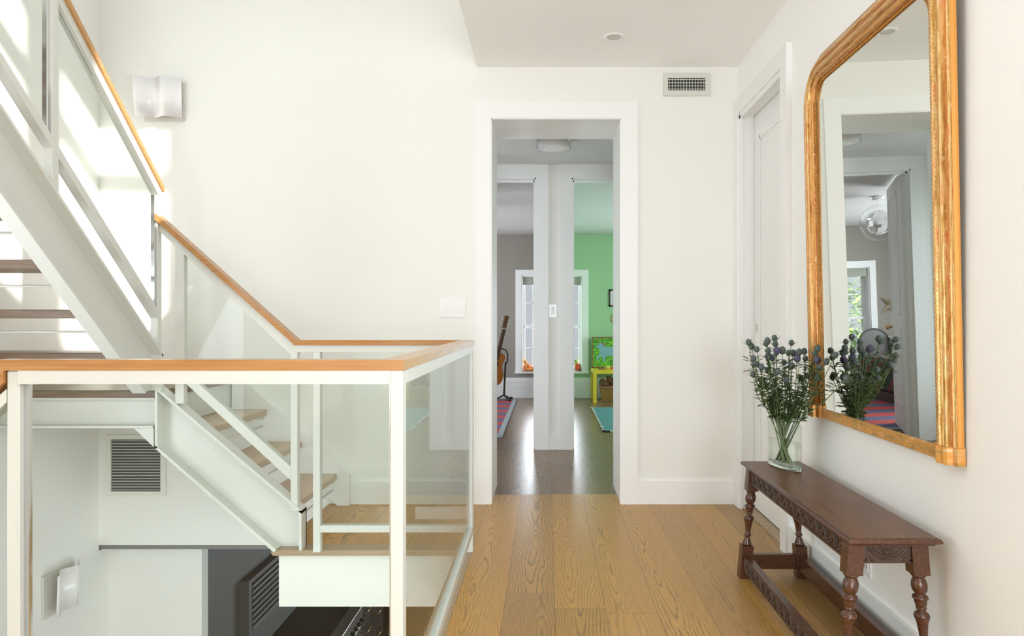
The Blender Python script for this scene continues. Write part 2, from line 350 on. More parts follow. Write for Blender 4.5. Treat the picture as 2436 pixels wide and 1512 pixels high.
    def build(s, name, m, parent=None, world=True):
        me = bpy.data.meshes.new(name); me.from_pydata(s.v, [], s.f)
        ms = m if isinstance(m, (list, tuple)) else [m]
        for q in ms: me.materials.append(q)
        me.polygons.foreach_set('use_smooth', s.sm); me.polygons.foreach_set('material_index', s.mi)
        if s.uv:
            ul = me.uv_layers.new(name='UVMap')
            for fi, uvs in s.uv.items():
                p = me.polygons[fi]
                for li, q in zip(p.loop_indices, uvs): ul.data[li].uv = q
        me.validate(); me.update()
        o = bpy.data.objects.new(name, me); C.objects.link(o)
        if parent:
            o.parent = parent
            if world: o.matrix_parent_inverse = parent.matrix_world.inverted()
        return o
def fixn(o):
    import bmesh
    b = bmesh.new(); b.from_mesh(o.data); bmesh.ops.recalc_face_normals(b, faces=b.faces); b.to_mesh(o.data); b.free(); return o
def struct(name, mb, m):
    o = mb.build(name, m); o['kind'] = 'structure'; fixn(o); return o
def thing(name, label, cat, loc=(0, 0, 0), group=None):
    o = bpy.data.objects.new(name, None); C.objects.link(o); o.location = loc; o.empty_display_size = 0.05
    o.matrix_world = Matrix.Translation(loc); o['label'] = label; o['category'] = cat
    if group: o['group'] = group
    return o
def tag(o, label, cat, group=None):
    o['label'] = label; o['category'] = cat
    if group: o['group'] = group
    return o
def part(name, mb, m, parent, label=None):
    o = mb.build(name, m, parent); fixn(o)
    if label: o['label'] = label
    return o
def W(px, py, d): return Vector(((px-CX)*d/FPX, d, H-(py-CY)*d/FPX))
def B(*a, **k): return MB().box(*a, **k)

D = 4.303; XL = -2.825; XR = 1.2; HC = 2.749; XC = -0.442
OL, OR_, OT = -0.355, 0.464, 2.425       # passage opening
WY2 = 4.764                               # far face of the thick passage wall
# ------------------------------------------------------------------ floors
mb = MB()
mb.box((XC+0.066, -6.2, -0.02), (XR+0.15, 3.517, 0))
mb.box((XL, -6.2, -0.02), (XC+0.066, 1.55, 0))
mb.box((-1.375, 3.517, -0.02), (XR+0.15, 4.53, 0))
struct('floor', mb, M['floor'])
mb = MB(); mb.box((-1.5, 4.53, -0.02), (1.5, 6.18, 0)); mb.box((-3.4, 6.18, -0.02), (3.3, 10.6, 0)); struct('floor_rooms', mb, M['floor2'])
# slab below the boards
mb = MB()
mb.box((XC+0.03, -6.2, -0.297), (XR+0.15, 4.31, -0.02)); mb.box((XL, -6.2, -0.297), (XC+0.03, 1.5, -0.02))
mb.box((-1.36, 3.46, -0.297), (XC+0.03, 4.31, -0.02))
struct('floor_slab', mb, M['lowwall'])
mb = MB(); mb.box((-3.4, 4.31, -0.29), (3.4, 10.6, -0.02)); struct('ceiling_kitchen', mb, M['kwall'])
# nosing boards round the stair opening
mb = MB(); mb.prism([(-1.375, 3.423), (-0.44, 3.423), (-0.44, 3.4), (XC+0.066, 3.4), (XC+0.066, 3.517), (-1.375, 3.517), (-1.40, 3.46)], 'z', -0.027, 0.001); struct('trim_1', mb, M['nosing'])
mb = MB(); mb.box((XC-0.01, 1.5, -0.027), (XC+0.066, 3.4, 0.001)); struct('trim_2', mb, M['nosing'])
mb = MB(); mb.box((XL, 1.5, -0.027), (XC-0.01, 1.6, 0.001)); struct('trim_3', mb, M['nosing'])
mb = MB(); mb.box((XL-0.1, -6.3, -3.1), (XR+0.5, 4.7, -3.05)); struct('floor_lower', mb, M['nosing'])
mb = MB(); mb.box((-3.0, 4.7, -3.1), (3.4, 10.6, -3.05)); struct('floor_kitchen', mb, M['kfloor'])

# ------------------------------------------------------------------ walls
def holed(y0, y1, x0, x1, z0, z1, holes):
    """wall along x with rectangular holes (hx0,hx1,hz0,hz1), split in columns"""
    mb = MB(); xs = sorted({x0, x1, *[h[0] for h in holes], *[h[1] for h in holes]})
    for a, b in zip(xs, xs[1:]):
        hs = sorted([(h[2], h[3]) for h in holes if h[0] <= a+1e-6 and h[1] >= b-1e-6]); z = z0
        for p, q in hs:
            if p > z: mb.box((a, y0, z), (b, y1, p))
            z = q
        if z < z1: mb.box((a, y0, z), (b, y1, z1))
    return mb
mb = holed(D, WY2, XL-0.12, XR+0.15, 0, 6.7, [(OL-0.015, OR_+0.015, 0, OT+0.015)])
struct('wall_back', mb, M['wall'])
mb = MB(); mb.box((XL-0.12, D, -0.262), (-1.36, 4.40, 0.0)); struct('wall_back_lower', mb, M['wall'])
mb = MB(); mb.box((XL-0.12, -3.1, -0.297), (XL, 0.55, 6.7)); mb.box((XL-0.12, 0.55, -0.297), (XL, 2.37, -0.05)); mb.box((XL-0.12, 0.55, 1.55), (XL, 2.37, 6.7)); mb.box((XL-0.12, 3.33, -0.297), (XL, D, 6.7)); mb.box((XL-0.12, 2.37, -0.297), (XL, 3.33, 1.98)); mb.box((XL-0.12, 2.37, 3.62), (XL, 3.33, 6.7)); mb.box((XL-0.12, -6.3, -0.297), (XL, -3.1, 3.05)); struct('wall_left', mb, M['wall'])
mb = MB(); mb.box((XL-0.12, -6.3, -3.05), (XL, 4.40, -0.297)); struct('wall_left_lower', mb, M['wall'])
mb = MB(); mb.box((XL, 4.40, -3.05), (-2.227, 4.48, -0.262)); struct('wall_panel_lower', mb, M['wall'])
DY0, DY1, DT = 3.436, 4.20, 2.42
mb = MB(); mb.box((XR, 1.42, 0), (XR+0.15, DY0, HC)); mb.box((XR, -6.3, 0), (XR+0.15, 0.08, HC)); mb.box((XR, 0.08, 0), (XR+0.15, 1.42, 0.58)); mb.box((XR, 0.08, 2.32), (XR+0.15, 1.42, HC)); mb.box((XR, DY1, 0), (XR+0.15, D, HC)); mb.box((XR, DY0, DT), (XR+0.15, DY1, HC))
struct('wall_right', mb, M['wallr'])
mb = MB(); mb.box((XR+0.15, -6.3, -3.05), (XR+0.3, 1.2, 0)); mb.box((XR+0.15, 3.6, -3.05), (XR+0.3, 4.4, 0)); mb.box((XR+0.15, 1.2, -3.05), (XR+0.3, 3.6, -2.3)); mb.box((XR+0.15, 1.2, -0.7), (XR+0.3, 3.6, 0)); struct('wall_right_lower', mb, M['lowwall'])
mb = holed(-6.3, -6.2, XL, XR+0.15, 0, HC, [(-0.5, 1.1, 0.15, 2.55), (-2.7, -1.4, 0.15, 2.55)]); struct('wall_front', mb, M['wall'])
mb = holed(-6.3, -6.2, XL, XR+0.15, -3.05, -0.297, [(-2.5, 0.1, -2.65, -0.6)]); struct('wall_front_lower', mb, M['lowwall'])
mb = MB(); mb.box((-0.75, -6.2, 0), (-0.63, -2.2, HC)); struct('wall_light_blocker', mb, M['wall'])  # added unseen wall that keeps light off the front railing
mb = MB(); mb.box((XC, -6.2, HC), (2.1, D, 3.05)); mb.box((XL, -6.2, HC), (XC, 0.9, 3.05)); struct('ceiling', mb, M['ceil'])
# upper storey round the stairwell, with the high window the sun comes through
TX, TZ = 0.85*D, 0.80*D
wx = [(-5.6+TX, -4.15+TX), (-4.05+TX, -3.25+TX), (-3.098+TX, -2.311+TX)]
wz = [(0.75+TZ, 2.03+TZ), (2.098+TZ, 2.427+TZ)]
mb = holed(-0.12, 0, XL, 2.1, 3.05, 6.7, [(a, b, c, d) for a, b in wx for c, d in wz]); struct('wall_front_upper', mb, M['wall'])
mb = MB(); mb.box((2.0, -0.12, 3.05), (2.12, 0.9, 6.7)); mb.box((2.0, 3.5, 3.05), (2.12, D, 6.7)); mb.box((2.0, 0.9, 3.05), (2.12, 3.5, 3.5)); mb.box((2.0, 0.9, 5.3), (2.12, 3.5, 6.7)); struct('wall_right_upper', mb, M['wall'])
mb = MB(); mb.box((XL, 0, 6.6), (2.0, D, 6.7))
struct('ceiling_upper', mb, M['ceil'])
x0 = -2.284+0.85*(D-0.0); z0 = 2.31+0.8*D
mb = MB(); mb.box((x0-0.02, 0.0, z0-0.02), (x0+0.02, 0.36, z0+0.02)); struct('trim_4', mb, M['steel'])  # added unseen bar, casts the diagonal shadow band on the back wall

mb = MB(); mb.box((3.5, -4.0, -3.05), (3.7, 3.8, 4.9)); struct('wall_sun_blocker', mb, M['lowwall'])  # unseen wall added to keep the sun out of the hall opening

# vestibule and bedrooms
RY = 10.22; RC = 2.44
mb = MB(); mb.box((-1.5, WY2, 0), (-1.4, 5.04, 2.7)); mb.box((-1.5, 5.84, 0), (-1.4, 6.12, 2.7)); mb.box((-1.5, 5.04, 2.2), (-1.4, 5.84, 2.7)); struct('wall_vestibule_left', mb, M['wall'])
mb = MB(); mb.box((1.4, WY2, 0), (1.5, 6.12, 2.7)); struct('wall_vestibule_right', mb, M['wall'])
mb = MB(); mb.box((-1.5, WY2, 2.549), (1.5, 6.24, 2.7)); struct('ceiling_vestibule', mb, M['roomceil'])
LD = (-0.945, -0.102); RD = (0.219, 1.06); PT = 2.428
mb = holed(6.12, 6.24, -3.4, 3.3, 0, 2.549, [(*LD, 0, PT), (*RD, 0, PT)]); struct('wall_between_doors', mb, M['wall'])
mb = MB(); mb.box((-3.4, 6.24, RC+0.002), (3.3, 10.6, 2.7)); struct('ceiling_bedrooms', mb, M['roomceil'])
mb = MB(); mb.box((0.03, 6.24, 0), (0.06, RY, RC)); struct('wall_partition_left', mb, M['gray'])
mb = MB(); mb.box((0.06, 6.24, 0), (0.09, RY, RC)); struct('wall_partition_right', mb, M['green'])
mb = MB(); mb.box((-3.4, 6.24, 0), (-3.3, RY, RC)); struct('wall_bedroom_left', mb, M['gray'])
mb = MB(); mb.box((3.2, 6.24, 0), (3.3, RY, RC)); struct('wall_bedroom_right', mb, M['green'])
WB, WT = 0.395, 1.823
wins = {'a': (-0.384, -0.07), 'b': (0.17, 0.522), 'c': (-2.49, -1.70), 'd': (1.8, 2.8)}
struct('wall_bedroom_back', holed(RY, RY+0.25, -3.4, 0.03, 0, RC, [(*wins['a'], WB, WT), (*wins['c'], WB, WT)]), M['gray'])
struct('wall_playroom_back', holed(RY, RY+0.25, 0.06, 3.3, 0, RC, [(*wins['b'], WB, WT), (*wins['d'], WB, WT)]), M['green'])
k = 0
for key in 'abcd':
    a, b = wins[key]; k += 1; c = 0.092
    root = thing('window_%d' % k, '', 'window', ((a+b)/2, RY, WB)); del root['label']; del root['category']; root['kind'] = 'structure'
    la = 0.02 if key == 'b' else c; ra = 0.02 if key == 'a' else c
    if key == 'a': ra = 0.08
    if key == 'b': la = 0.07
    mb = MB(); mb.box((a-la, RY-0.022, WB-0.0), (a, RY, WT+c)); mb.box((b, RY-0.022, WB), (b+ra, RY, WT+c)); mb.box((a, RY-0.022, WT), (b, RY, WT+c))
    mb.box((a, RY, WB), (a+0.012, RY+0.25, WT)); mb.box((b-0.012, RY, WB), (b, RY+0.25, WT)); mb.box((a, RY, WT-0.012), (b, RY+0.25, WT))
    part('window_casing', mb, M['trim'], root)
    part('window_sill', B((a-la-0.01, RY-0.05, WB-0.032), (b+ra+0.01, RY+0.25, WB), bev=0.004), M['trim'], root)
    mb = MB(); y = RY+0.12; f = 0.035; mid = 1.06
    for (za, zb, yy) in ((WB, mid+0.02, y), (mid-0.02, WT-0.012, y+0.03)):
        mb.box((a+0.012, yy, za), (a+0.012+f, yy+0.03, zb)); mb.box((b-0.012-f, yy, za), (b-0.012, yy+0.03, zb))
        mb.box((a+0.04, yy, za), (b-0.04, yy+0.03, za+0.045)); mb.box((a+0.04, yy, zb-0.035), (b-0.04, yy+0.03, zb))
        n = 2
        for q in range(1, n): mb.box((a+0.03, yy+0.008, za+(zb-za)*q/n-0.007), (b-0.03, yy+0.022, za+(zb-za)*q/n+0.007))
        mb.box(((a+b)/2-0.007, yy+0.008, za), ((a+b)/2+0.007, yy+0.022, zb))
    part('window_frame', mb, M['trim'], root)
    part('window_pane', B((a+0.03, y+0.014, WB+0.02), (b-0.03, y+0.018, WT-0.02)), M['pane'], root)
# tall panelled baseboards of the bedrooms
for i, (a, b) in enumerate(((-3.3, 0.03), (0.09, 3.2))):
    mb = MB()
    for z0_, z1_, t in ((0, 0.150, 0.03), (0.157, 0.225, 0.027), (0.232, 0.302, 0.024)): mb.box((a, RY-t, z0_), (b, RY, z1_))
    mb.box((a, RY-0.012, 0), (b, RY, 0.30)); o = struct('baseboard_bedroom_%d' % (i+1), mb, M['trim'])
# door casings of the pier
n_ = 5
for (a, b) in (LD, RD):
    mb = MB(); c = 0.112; yF = 6.12
    for y0_, y1_ in ((yF-0.02, yF), (6.24, 6.26)):
        mb.box((a-c, y0_, 0), (a, y1_, PT+c)); mb.box((b, y0_, 0), (b+c, y1_, PT+c)); mb.box((a, y0_, PT), (b, y1_, PT+c))
    mb.box((a-c-0.004, yF-0.028, PT+c), (b+c+0.004, yF, PT+c+0.008))
    mb.box((a, yF-0.02, 0), (a+0.012, 6.26, PT)); mb.box((b-0.012, yF-0.02, 0), (b, 6.26, PT)); mb.box((a, yF-0.02, PT-0.012), (b, 6.26, PT))
    mb.box((a+0.012, yF+0.03, 0), (a+0.022, yF+0.06, PT)); mb.box((b-0.022, yF+0.03, 0), (b-0.012, yF+0.06, PT)); mb.box((a, yF+0.03, PT-0.03), (b, yF+0.06, PT-0.012))
    struct('trim_%d' % n_, mb, M['trim']); n_ += 1
mb = MB(); mb.box((0.010, 6.105, 0), (0.107, 6.12, 0.145)); struct('baseboard_pier', mb, M['trim'])
# open bedroom door, seen in the mirror
ph = math.radians(-20)
dr = thing('door_1', '', 'door', (LD[0]+0.014, 6.265, 0)); del dr['label']; del dr['category']; dr['kind'] = 'structure'
dr.rotation_euler = (0, 0, PI/2-ph)
mb = MB(); mb.box((0, -0.02, 0.01), (0.81, 0.02, 2.41), bev=0.003)
for sy in (-1, 1):
    for (za, zb) in ((0.25, 1.0), (1.12, 2.28)):
        for a_, b_ in (((0.11, za), (0.70, za+0.02)), ((0.11, zb-0.02), (0.70, zb)), ((0.11, za), (0.13, zb)), ((0.68, za), (0.70, zb))):
            mb.box((a_[0], sy*0.02, a_[1]), (b_[0], sy*0.027, b_[1]))
o = mb.build('door_leaf', M['trim'], dr, world=False); fixn(o)
mb = MB(); mb.ball((0.76, -0.06, 1.0), 0.025); mb.tube([(0.76, -0.02, 1.0), (0.76, -0.06, 1.0)], 0.01); mb.ball((0.76, 0.06, 1.0), 0.025); mb.tube([(0.76, 0.02, 1.0), (0.76, 0.06, 1.0)], 0.01)
mb.build('door_knob', M['brass'], dr, world=False)

# passage casing + lining
mb = MB(); c = 0.091
mb.box((OL-c, D-0.02, 0), (OL, D, OT+0.098)); mb.box((OR_, D-0.02, 0), (OR_+c+0.012, D, OT+0.098)); mb.box((OL, D-0.02, OT), (OR_, D, OT+0.098))
mb.box((OL-0.014, D-0.018, 0.001), (OL+0.003, WY2+0.018, OT+0.014)); mb.box((OR_-0.003, D-0.018, 0.001), (OR_+0.014, WY2+0.018, OT+0.014)); mb.box((OL+0.001, D-0.018, OT-0.003), (OR_-0.001, WY2+0.018, OT+0.013))
mb.box((OL, D-0.012, 0), (OL+0.007, D+0.01, OT)); mb.box((OR_-0.007, D-0.012, 0), (OR_, D+0.01, OT)); mb.box((OL, D-0.012, OT-0.008), (OR_, D+0.01, OT))
mb.box((OL-c, WY2, 0), (OL, WY2+0.02, OT+0.08)); mb.box((OR_, WY2, 0), (OR_+c, WY2+0.02, OT+0.08))
struct('trim_%d' % n_, mb, M['trim']); n_ += 1
# baseboards
def bb(name, a, b):
    mb = MB(); mb.box(a, b)
    return struct(name, mb, M['trim'])
bb('baseboard_back_right', (OR_+c+0.012, D-0.018, 0), (XR-0.03, D, 0.143))
bb('baseboard_back_left', (-1.236, D-0.018, 0), (OL-c, D, 0.143))
bb('baseboard_right', (XR-0.018, -6.2, 0), (XR, 3.349, 0.143))
# right wall door
mb = MB()
mb.box((XR-0.03, 4.20, 0), (XR, D, DT+0.097)); mb.box((XR-0.03, 3.349, 0), (XR, 3.436, DT+0.097)); mb.box((XR-0.03, 3.436, DT), (XR, 4.20, DT+0.097))
mb.box((XR-0.012, 4.185, 0), (XR+0.15, 4.20, DT)); mb.box((XR-0.012, 3.436, 0), (XR+0.15, 3.451, DT)); mb.box((XR-0.012, 3.436, DT-0.015), (XR+0.15, 4.20, DT))
mb.box((XR-0.02, 4.172, 0), (XR-0.008, 4.2, DT-0.008)); mb.box((XR-0.02, 3.436, 0), (XR-0.008, 3.464, DT-0.008)); mb.box((XR-0.02, 3.436, DT-0.03), (XR-0.008, 4.2, DT))
struct('trim_%d' % n_, mb, M['trim']); n_ += 1
dr = thing('door_2', '', 'door', (XR+0.07, 3.82, 0)); del dr['label']; del dr['category']; dr['kind'] = 'structure'
mb = MB(); mb.box((XR+0.07, 3.455, 0.012), (XR+0.11, 4.181, DT-0.018))
for (za, zb) in ((0.22, 2.26),):
    for i_, (o_, t_) in enumerate(((0.0, 0.003), (0.012, 0.006), (0.03, 0.002))):
        y0_, y1_, z0_, z1_ = 3.555+o_, 4.081-o_, za+o_, zb-o_; w_ = 0.01
        for a_, b_ in (((y0_, z0_), (y1_, z0_+w_)), ((y0_, z1_-w_), (y1_, z1_)), ((y0_, z0_), (y0_+w_, z1_)), ((y1_-w_, z0_), (y1_, z1_))):
            mb.box((XR+0.07-t_, a_[0], a_[1]), (XR+0.07, b_[0], b_[1]))
part('door_leaf', mb, M['trim'], dr)
part('door_handle', MB().box((XR+0.066, 4.125, 1.08), (XR+0.07, 4.15, 1.13)), M['chromedull'], dr)
part('door_threshold', B((XR+0.0, 3.451, -0.001), (XR+0.15, 4.185, 0.006)), M['nosing'], dr)

# ------------------------------------------------------------------ stairs
S = 0.915; RI = 0.2; RU = RI/S
# landing
ld_ = thing('stair_landing', 'oak topped stair landing on white steel beam beside left wall', 'landing', (-2.4, 3.9, 0.6))
mb = MB(); mb.box((XL, 3.44, 0.762), (-1.96, D, 0.80), bev=0.003); part('landing_board', mb, M['tread_dark'], ld_)
mb = MB(); mb.box((XL, 3.49, 0.61), (-1.985, 3.50, 0.762)); mb.box((XL, 3.435, 0.61), (-1.985, 3.50, 0.622)); mb.box((XL, 3.45, 0.752), (-1.985, 3.50, 0.762))
part('beam', mb, M['steel'], ld_)
part('soffit', B((XL, 3.50, 0.70), (-1.985, D, 0.762)), M['steel'], ld_)
part('fascia', B((-1.985, 3.50, 0.61), (-1.975, D, 0.762)), M['steel'], ld_)

def channel_x(x0, x1, zt, slope, hgt, yweb, yfl, mb):
    """raking C channel in the x-z plane falling towards +x; zt = top z at x0"""
    t = 0.012; zt1 = zt-slope*(x1-x0)
    def para(o0, o1, ya, yb): mb.prism([(x0, zt-o0), (x1, zt1-o0), (x1, zt1-o1), (x0, zt-o1)], 'y', ya, yb)
    para(0, hgt, yweb, yweb+0.01); para(0, t*1.3, yfl, yweb); para(hgt-t*1.3, hgt, yfl, yweb)
# lower flight
lf = thing('staircase', 'lower flight of open oak treads between white steel stringers by back wall', 'staircase', (-1.5, 3.9, 0))
mb = MB(); t = 0.016; yw, yf = 3.485, 3.42
XA, XB = -1.966, -1.232                    # top end, bottom end of front stringer
zA = H-(918-CY)*yf/FPX; zB = H-(1214-CY)*yf/FPX
zA2 = H-(1066-CY)*yf/FPX
xF = (651-CX)*yf/FPX; zF = H-(1313-CY)*yf/FPX   # foot of the lower flange
sl = (zA2-zF)/(xF-XA)
top = [(XA, zA), (XB, zB)]
web = [(XA, zA), (XB, zB), (XB, 0.0), (xF+0.02, -0.02), (XA, zA2)]
mb.prism(web, 'y', yw, yw+0.01)
mb.prism([(XA, zA), (XB, zB), (XB, zB-t), (XA, zA-t)], 'y', yf, yw)
mb.prism([(XA, zA2), (xF, zF), (xF+0.012, zF+0.012), (XA, zA2+t)], 'y', yf, yw)
mb.box((XB-0.012, yf, 0.001), (XB, yw+0.01, zB))
mb.box((XA, yf, zA2), (XA+0.012, yw, zA))
mb.prism([(XA-0.012, zA2+0.005), (XA-0.012, 0.61), (XA-0.11, 0.61)], 'y', yf+0.01, yw)
part('front_stringer', mb, M['steel'], lf)
mb = MB(); yb = D-0.02
zs = 0.1915; xs = -1.236; xt = XA
mb.prism([(xt, zs+0.90*(xs-xt)), (xs, zs), (xs, 0.0), (-1.31, 0.0), (xt, 0.55)], 'y', yb-0.03, D)
part('wall_stringer', mb, M['trim'], lf)
for i in range(1, 4):
    x1 = -1.311-RU*(i-1); z = RI*i
    part('tread', B((x1-0.255, 3.495, z-0.038), (x1, yb-0.03, z), bev=0.003), M['tread'], lf)
    mb = MB(); mb.tube([(x1-0.03, 3.495, z-0.105), (x1-0.03, yb-0.03, z-0.105)], 0.006, 8); part('rod', mb, M['rod'], lf)
    part('tread_bracket', B((x1-0.23, 3.495, z-0.062), (x1-0.02, 3.51, z-0.038)), M['steel'], lf); part('tread_bracket', B((x1-0.23, yb-0.045, z-0.062), (x1-0.02, yb-0.03, z-0.038)), M['steel'], lf)
# upper flight
uf = thing('staircase', 'upper flight of open dark oak treads rising along left wall', 'staircase', (-2.4, 2.2, 0.8))
xi, xo = -1.995, -1.93
def zt_(y): return 0.985+S*(3.43-y)
ye = 0.75; hh = 0.318
mb = MB(); tt = 0.016
yE = 3.43; 
def par(a0, a1, xa, xb, y0_=yE):
    mb.prism([(y0_, zt_(y0_)-a0), (ye, zt_(ye)-a0), (ye, zt_(ye)-a1), (y0_, zt_(y0_)-a1)], 'x', xa, xb)
yc_ = yE-(0.765-(zt_(yE)-hh))/S
mb.prism([(yE, zt_(yE)), (ye, zt_(ye)), (ye, zt_(ye)-hh), (yc_, 0.802), (yE, 0.802)], 'x', xi, xi+0.01); par(0, tt, xi, xo)
yq = yE-(0.802-(zt_(yE)-hh))/S
mb.prism([(yq, 0.802+tt), (ye, zt_(ye)-hh+tt), (ye, zt_(ye)-hh), (yq, 0.802)], 'x', xi, xo)
mb.box((xi, 3.418, 0.802), (xo, 3.43, 0.985))
part('stringer', mb, M['steel'], uf)
mb = MB(); mb.prism([(3.43, 0.985), (ye, zt_(ye)), (ye, zt_(ye)-hh), (3.43, 0.985-hh)], 'x', XL, XL+0.03); part('wall_stringer', mb, M['trim'], uf)
for i in range(1, 12):
    y1 = 3.475-RU*(i-1); z = 0.8+RI*i
    part('tread', B((XL+0.03, y1-0.255, z-0.038), (xi, y1, z), bev=0.003), M['tread_dark'], uf)
    mb = MB(); mb.tube([(XL+0.03, y1-0.10-RU, z+0.1), (xi, y1-0.10-RU, z+0.1)], 0.005, 8); part('rod', mb, M['rod'], uf)

# ------------------------------------------------------------------ railings
def pr(mb, pts, y0, y1): return mb.prism(pts, 'y', y0, y1)
RT = 1.0555
ga = thing('glass_railing', 'white steel guard railing with glass panels and oak handrail around stair opening', 'railing', (-0.36, 2.5, 0))
def skew(x, y): return x-0.018*(y-1.652)/1.778   # the side run drifts slightly
# front run
yf0 = 1.652; xl = -1.3145; xr = -0.347
xc = xr-0.003
mb = MB(); zt = RT; zb = RT-0.0255
mb.prism([(xl-0.008, yf0), (xr, yf0), (xr-0.061, yf0+0.061), (xl-0.008, yf0+0.061)], 'z', zb, zt)
part('handrail', mb, M['rail_oak_x'], ga)
mb = MB(); xr2 = skew(xr, 3.43); 
mb.prism([(xr, yf0), (xr2, 3.43), (xr2-0.061, 3.43-0.055), (xr-0.061, yf0+0.061)], 'z', zb, zt)
part('handrail', mb, M['rail_oak_y'], ga)
mb = MB(); mb.prism([(xr2, 3.43), (-1.2546, 3.43), (-1.2546, 3.375), (xr2-0.061, 3.375)], 'z', zb, zt)
part('handrail', mb, M['rail_oak_x'], ga)
# mitred oak turning down at the far left, following the flight down
mb = MB(); xa = xl-0.008
mb.prism([(xa, zt), (xa, zb), (xa+0.005, zb), (xa+0.005, zb-0.030), (xa-0.012, zb-0.046), (xa-0.9, zb-0.046-0.81), (xa-0.9, zb-0.81), (xa-0.03, zb-0.022), (xa-0.03, zt)], 'y', yf0, yf0+0.061)
part('handrail', mb, M['rail_oak_x'], ga)
# frame of the front run
mb = B((xl, yf0+0.006, -0.02), (xl+0.031, yf0+0.048, zb), bev=0.004); part('post', mb, M['steel'], ga)
mb = B((xc-0.030, yf0, -0.02), (xc, yf0+0.042, zb), bev=0.002); part('post', mb, M['steel'], ga)
mb = B((xl+0.031, yf0+0.002, zb-0.033), (xc-0.03, yf0+0.042, zb)); part('top_rail', mb, M['steel'], ga)
mb = B((xl+0.031, yf0+0.002, 0.105), (xc-0.03, yf0+0.042, 0.135)); part('bottom_rail', mb, M['steel'], ga)
part('glazing_bead', B((xl+0.031, yf0+0.024, 0.13), (xl+0.046, yf0+0.030, zb-0.033)), M['chrome'], ga); part('glazing_bead', B((xc-0.037, yf0+0.024, 0.13), (xc-0.03, yf0+0.030, zb-0.033)), M['chrome'], ga)
part('glass_panel', B((xl+0.046, yf0+0.018, 0.13), (xc-0.037, yf0+0.024, zb-0.03)), M['glass'], ga)
# raking run going down to the left of the front post
mb = MB(); q = zb-0.046
mb.prism([(xl, q), (xl-0.9, q-0.81), (xl-0.9, q-0.84), (xl-0.0, q-0.032)], 'y', yf0+0.006, yf0+0.048)
part('top_rail', mb, M['steel'], ga)
mb = MB(); mb.prism([(xl, q-0.03), (xl-0.9, q-0.84), (xl-0.9, q-1.6), (xl, q-0.8)], 'y', yf0+0.018, yf0+0.024); part('glass_panel', mb, M['glass'], ga)
# side run
def seg(x0, x1, y0, y1, z0, z1):
    """box skewed with the side run; x measured at the near end"""
    mb = MB(); vs = []
    for y in (y0, y1):
        for x in (x0, x1):
            for z in (z0, z1): vs.append((skew(x, y), y, z))
    mb.add(vs, [(0, 1, 3, 2), (4, 6, 7, 5), (0, 4, 5, 1), (2, 3, 7, 6), (0, 2, 6, 4), (1, 5, 7, 3)]); return mb
part('top_rail', seg(xc-0.030, xc, yf0+0.042, 3.39, zb-0.034, zb), M['steel'], ga)
part('bottom_rail', seg(xc-0.030, xc, yf0+0.042, 3.40, 0.10, 0.132), M['steel'], ga)
part('post', B((xr2-0.034, 3.392, -0.0), (xr2-0.005, 3.43, zb), bev=0.002), M['steel'], ga)
part('glass_panel', seg(xc-0.018, xc-0.012, yf0+0.045, 3.385, 0.132, zb-0.034), M['glass'], ga)
part('glazing_bead', seg(xc-0.024, xc-0.006, 3.375, 3.392, 0.132, zb-0.034), M['steel'], ga)
# back run
yb0, yb1 = 3.392, 3.428
part('post', B(((752-CX)*3.44/FPX, yb0, 0.0), ((769-CX)*3.44/FPX, yb1, zb-0.034), bev=0.002), M['steel'], ga)
part('top_rail', B((-1.2546, yb0, zb-0.034), (xr2-0.034, yb1, zb)), M['steel'], ga)
part('bottom_rail', B(((769-CX)*3.44/FPX, yb0, 0.100), (xr2-0.034, yb1, 0.134)), M['steel'], ga)
part('glass_panel', B(((771-CX)*3.44/FPX, yb0+0.015, 0.134), (xr2-0.036, yb0+0.021, zb-0.034)), M['glass'], ga)

# lower flight railing
lr = thing('glass_railing', 'raking glass and white steel railing with oak handrail on lower flight', 'railing', (-1.6, 3.43, 0.5))
yr0, yr1 = 3.425, 3.463
def xz(px, py, d=3.43): return ((px-CX)*d/FPX, H-(py-CY)*d/FPX)
mb = MB(); pr(mb, [xz(374, 507), xz(709.5, 807.6), xz(709.5, 820), xz(706, 820), xz(374, 523)], 3.40, 3.46); part('handrail', mb, M['rail_oak_x'], lr)
mb = MB(); pr(mb, [xz(377, 525), xz(709, 821.5), xz(709, 842), xz(692, 842), xz(377, 547)], yr0, yr1); part('top_rail', mb, M['steel'], lr)
a = xz(692, 842); b = xz(708.5, 1216)
part('post', B((a[0]-0.0005, yr0+0.001, b[1]), (b[0], yr1-0.001, a[1]+0.002), bev=0.002), M['steel'], lr)
a = xz(417, 575); b = xz(438.5, 960)
part('post', B((a[0], yr0+0.001, b[1]), (b[0], yr1-0.001, a[1]), bev=0.002), M['steel'], lr)
mb = MB(); pr(mb, [xz(438, 880), xz(692, 1109), xz(692, 1141), xz(438, 907)], yr0, yr1); part('bottom_rail', mb, M['steel'], lr)
mb = MB(); pr(mb, [xz(438, 600), xz(692, 838), xz(692, 1110), xz(438, 882)], yr0+0.016, yr0+0.022); part('glass_panel', mb, M['glass'], lr)

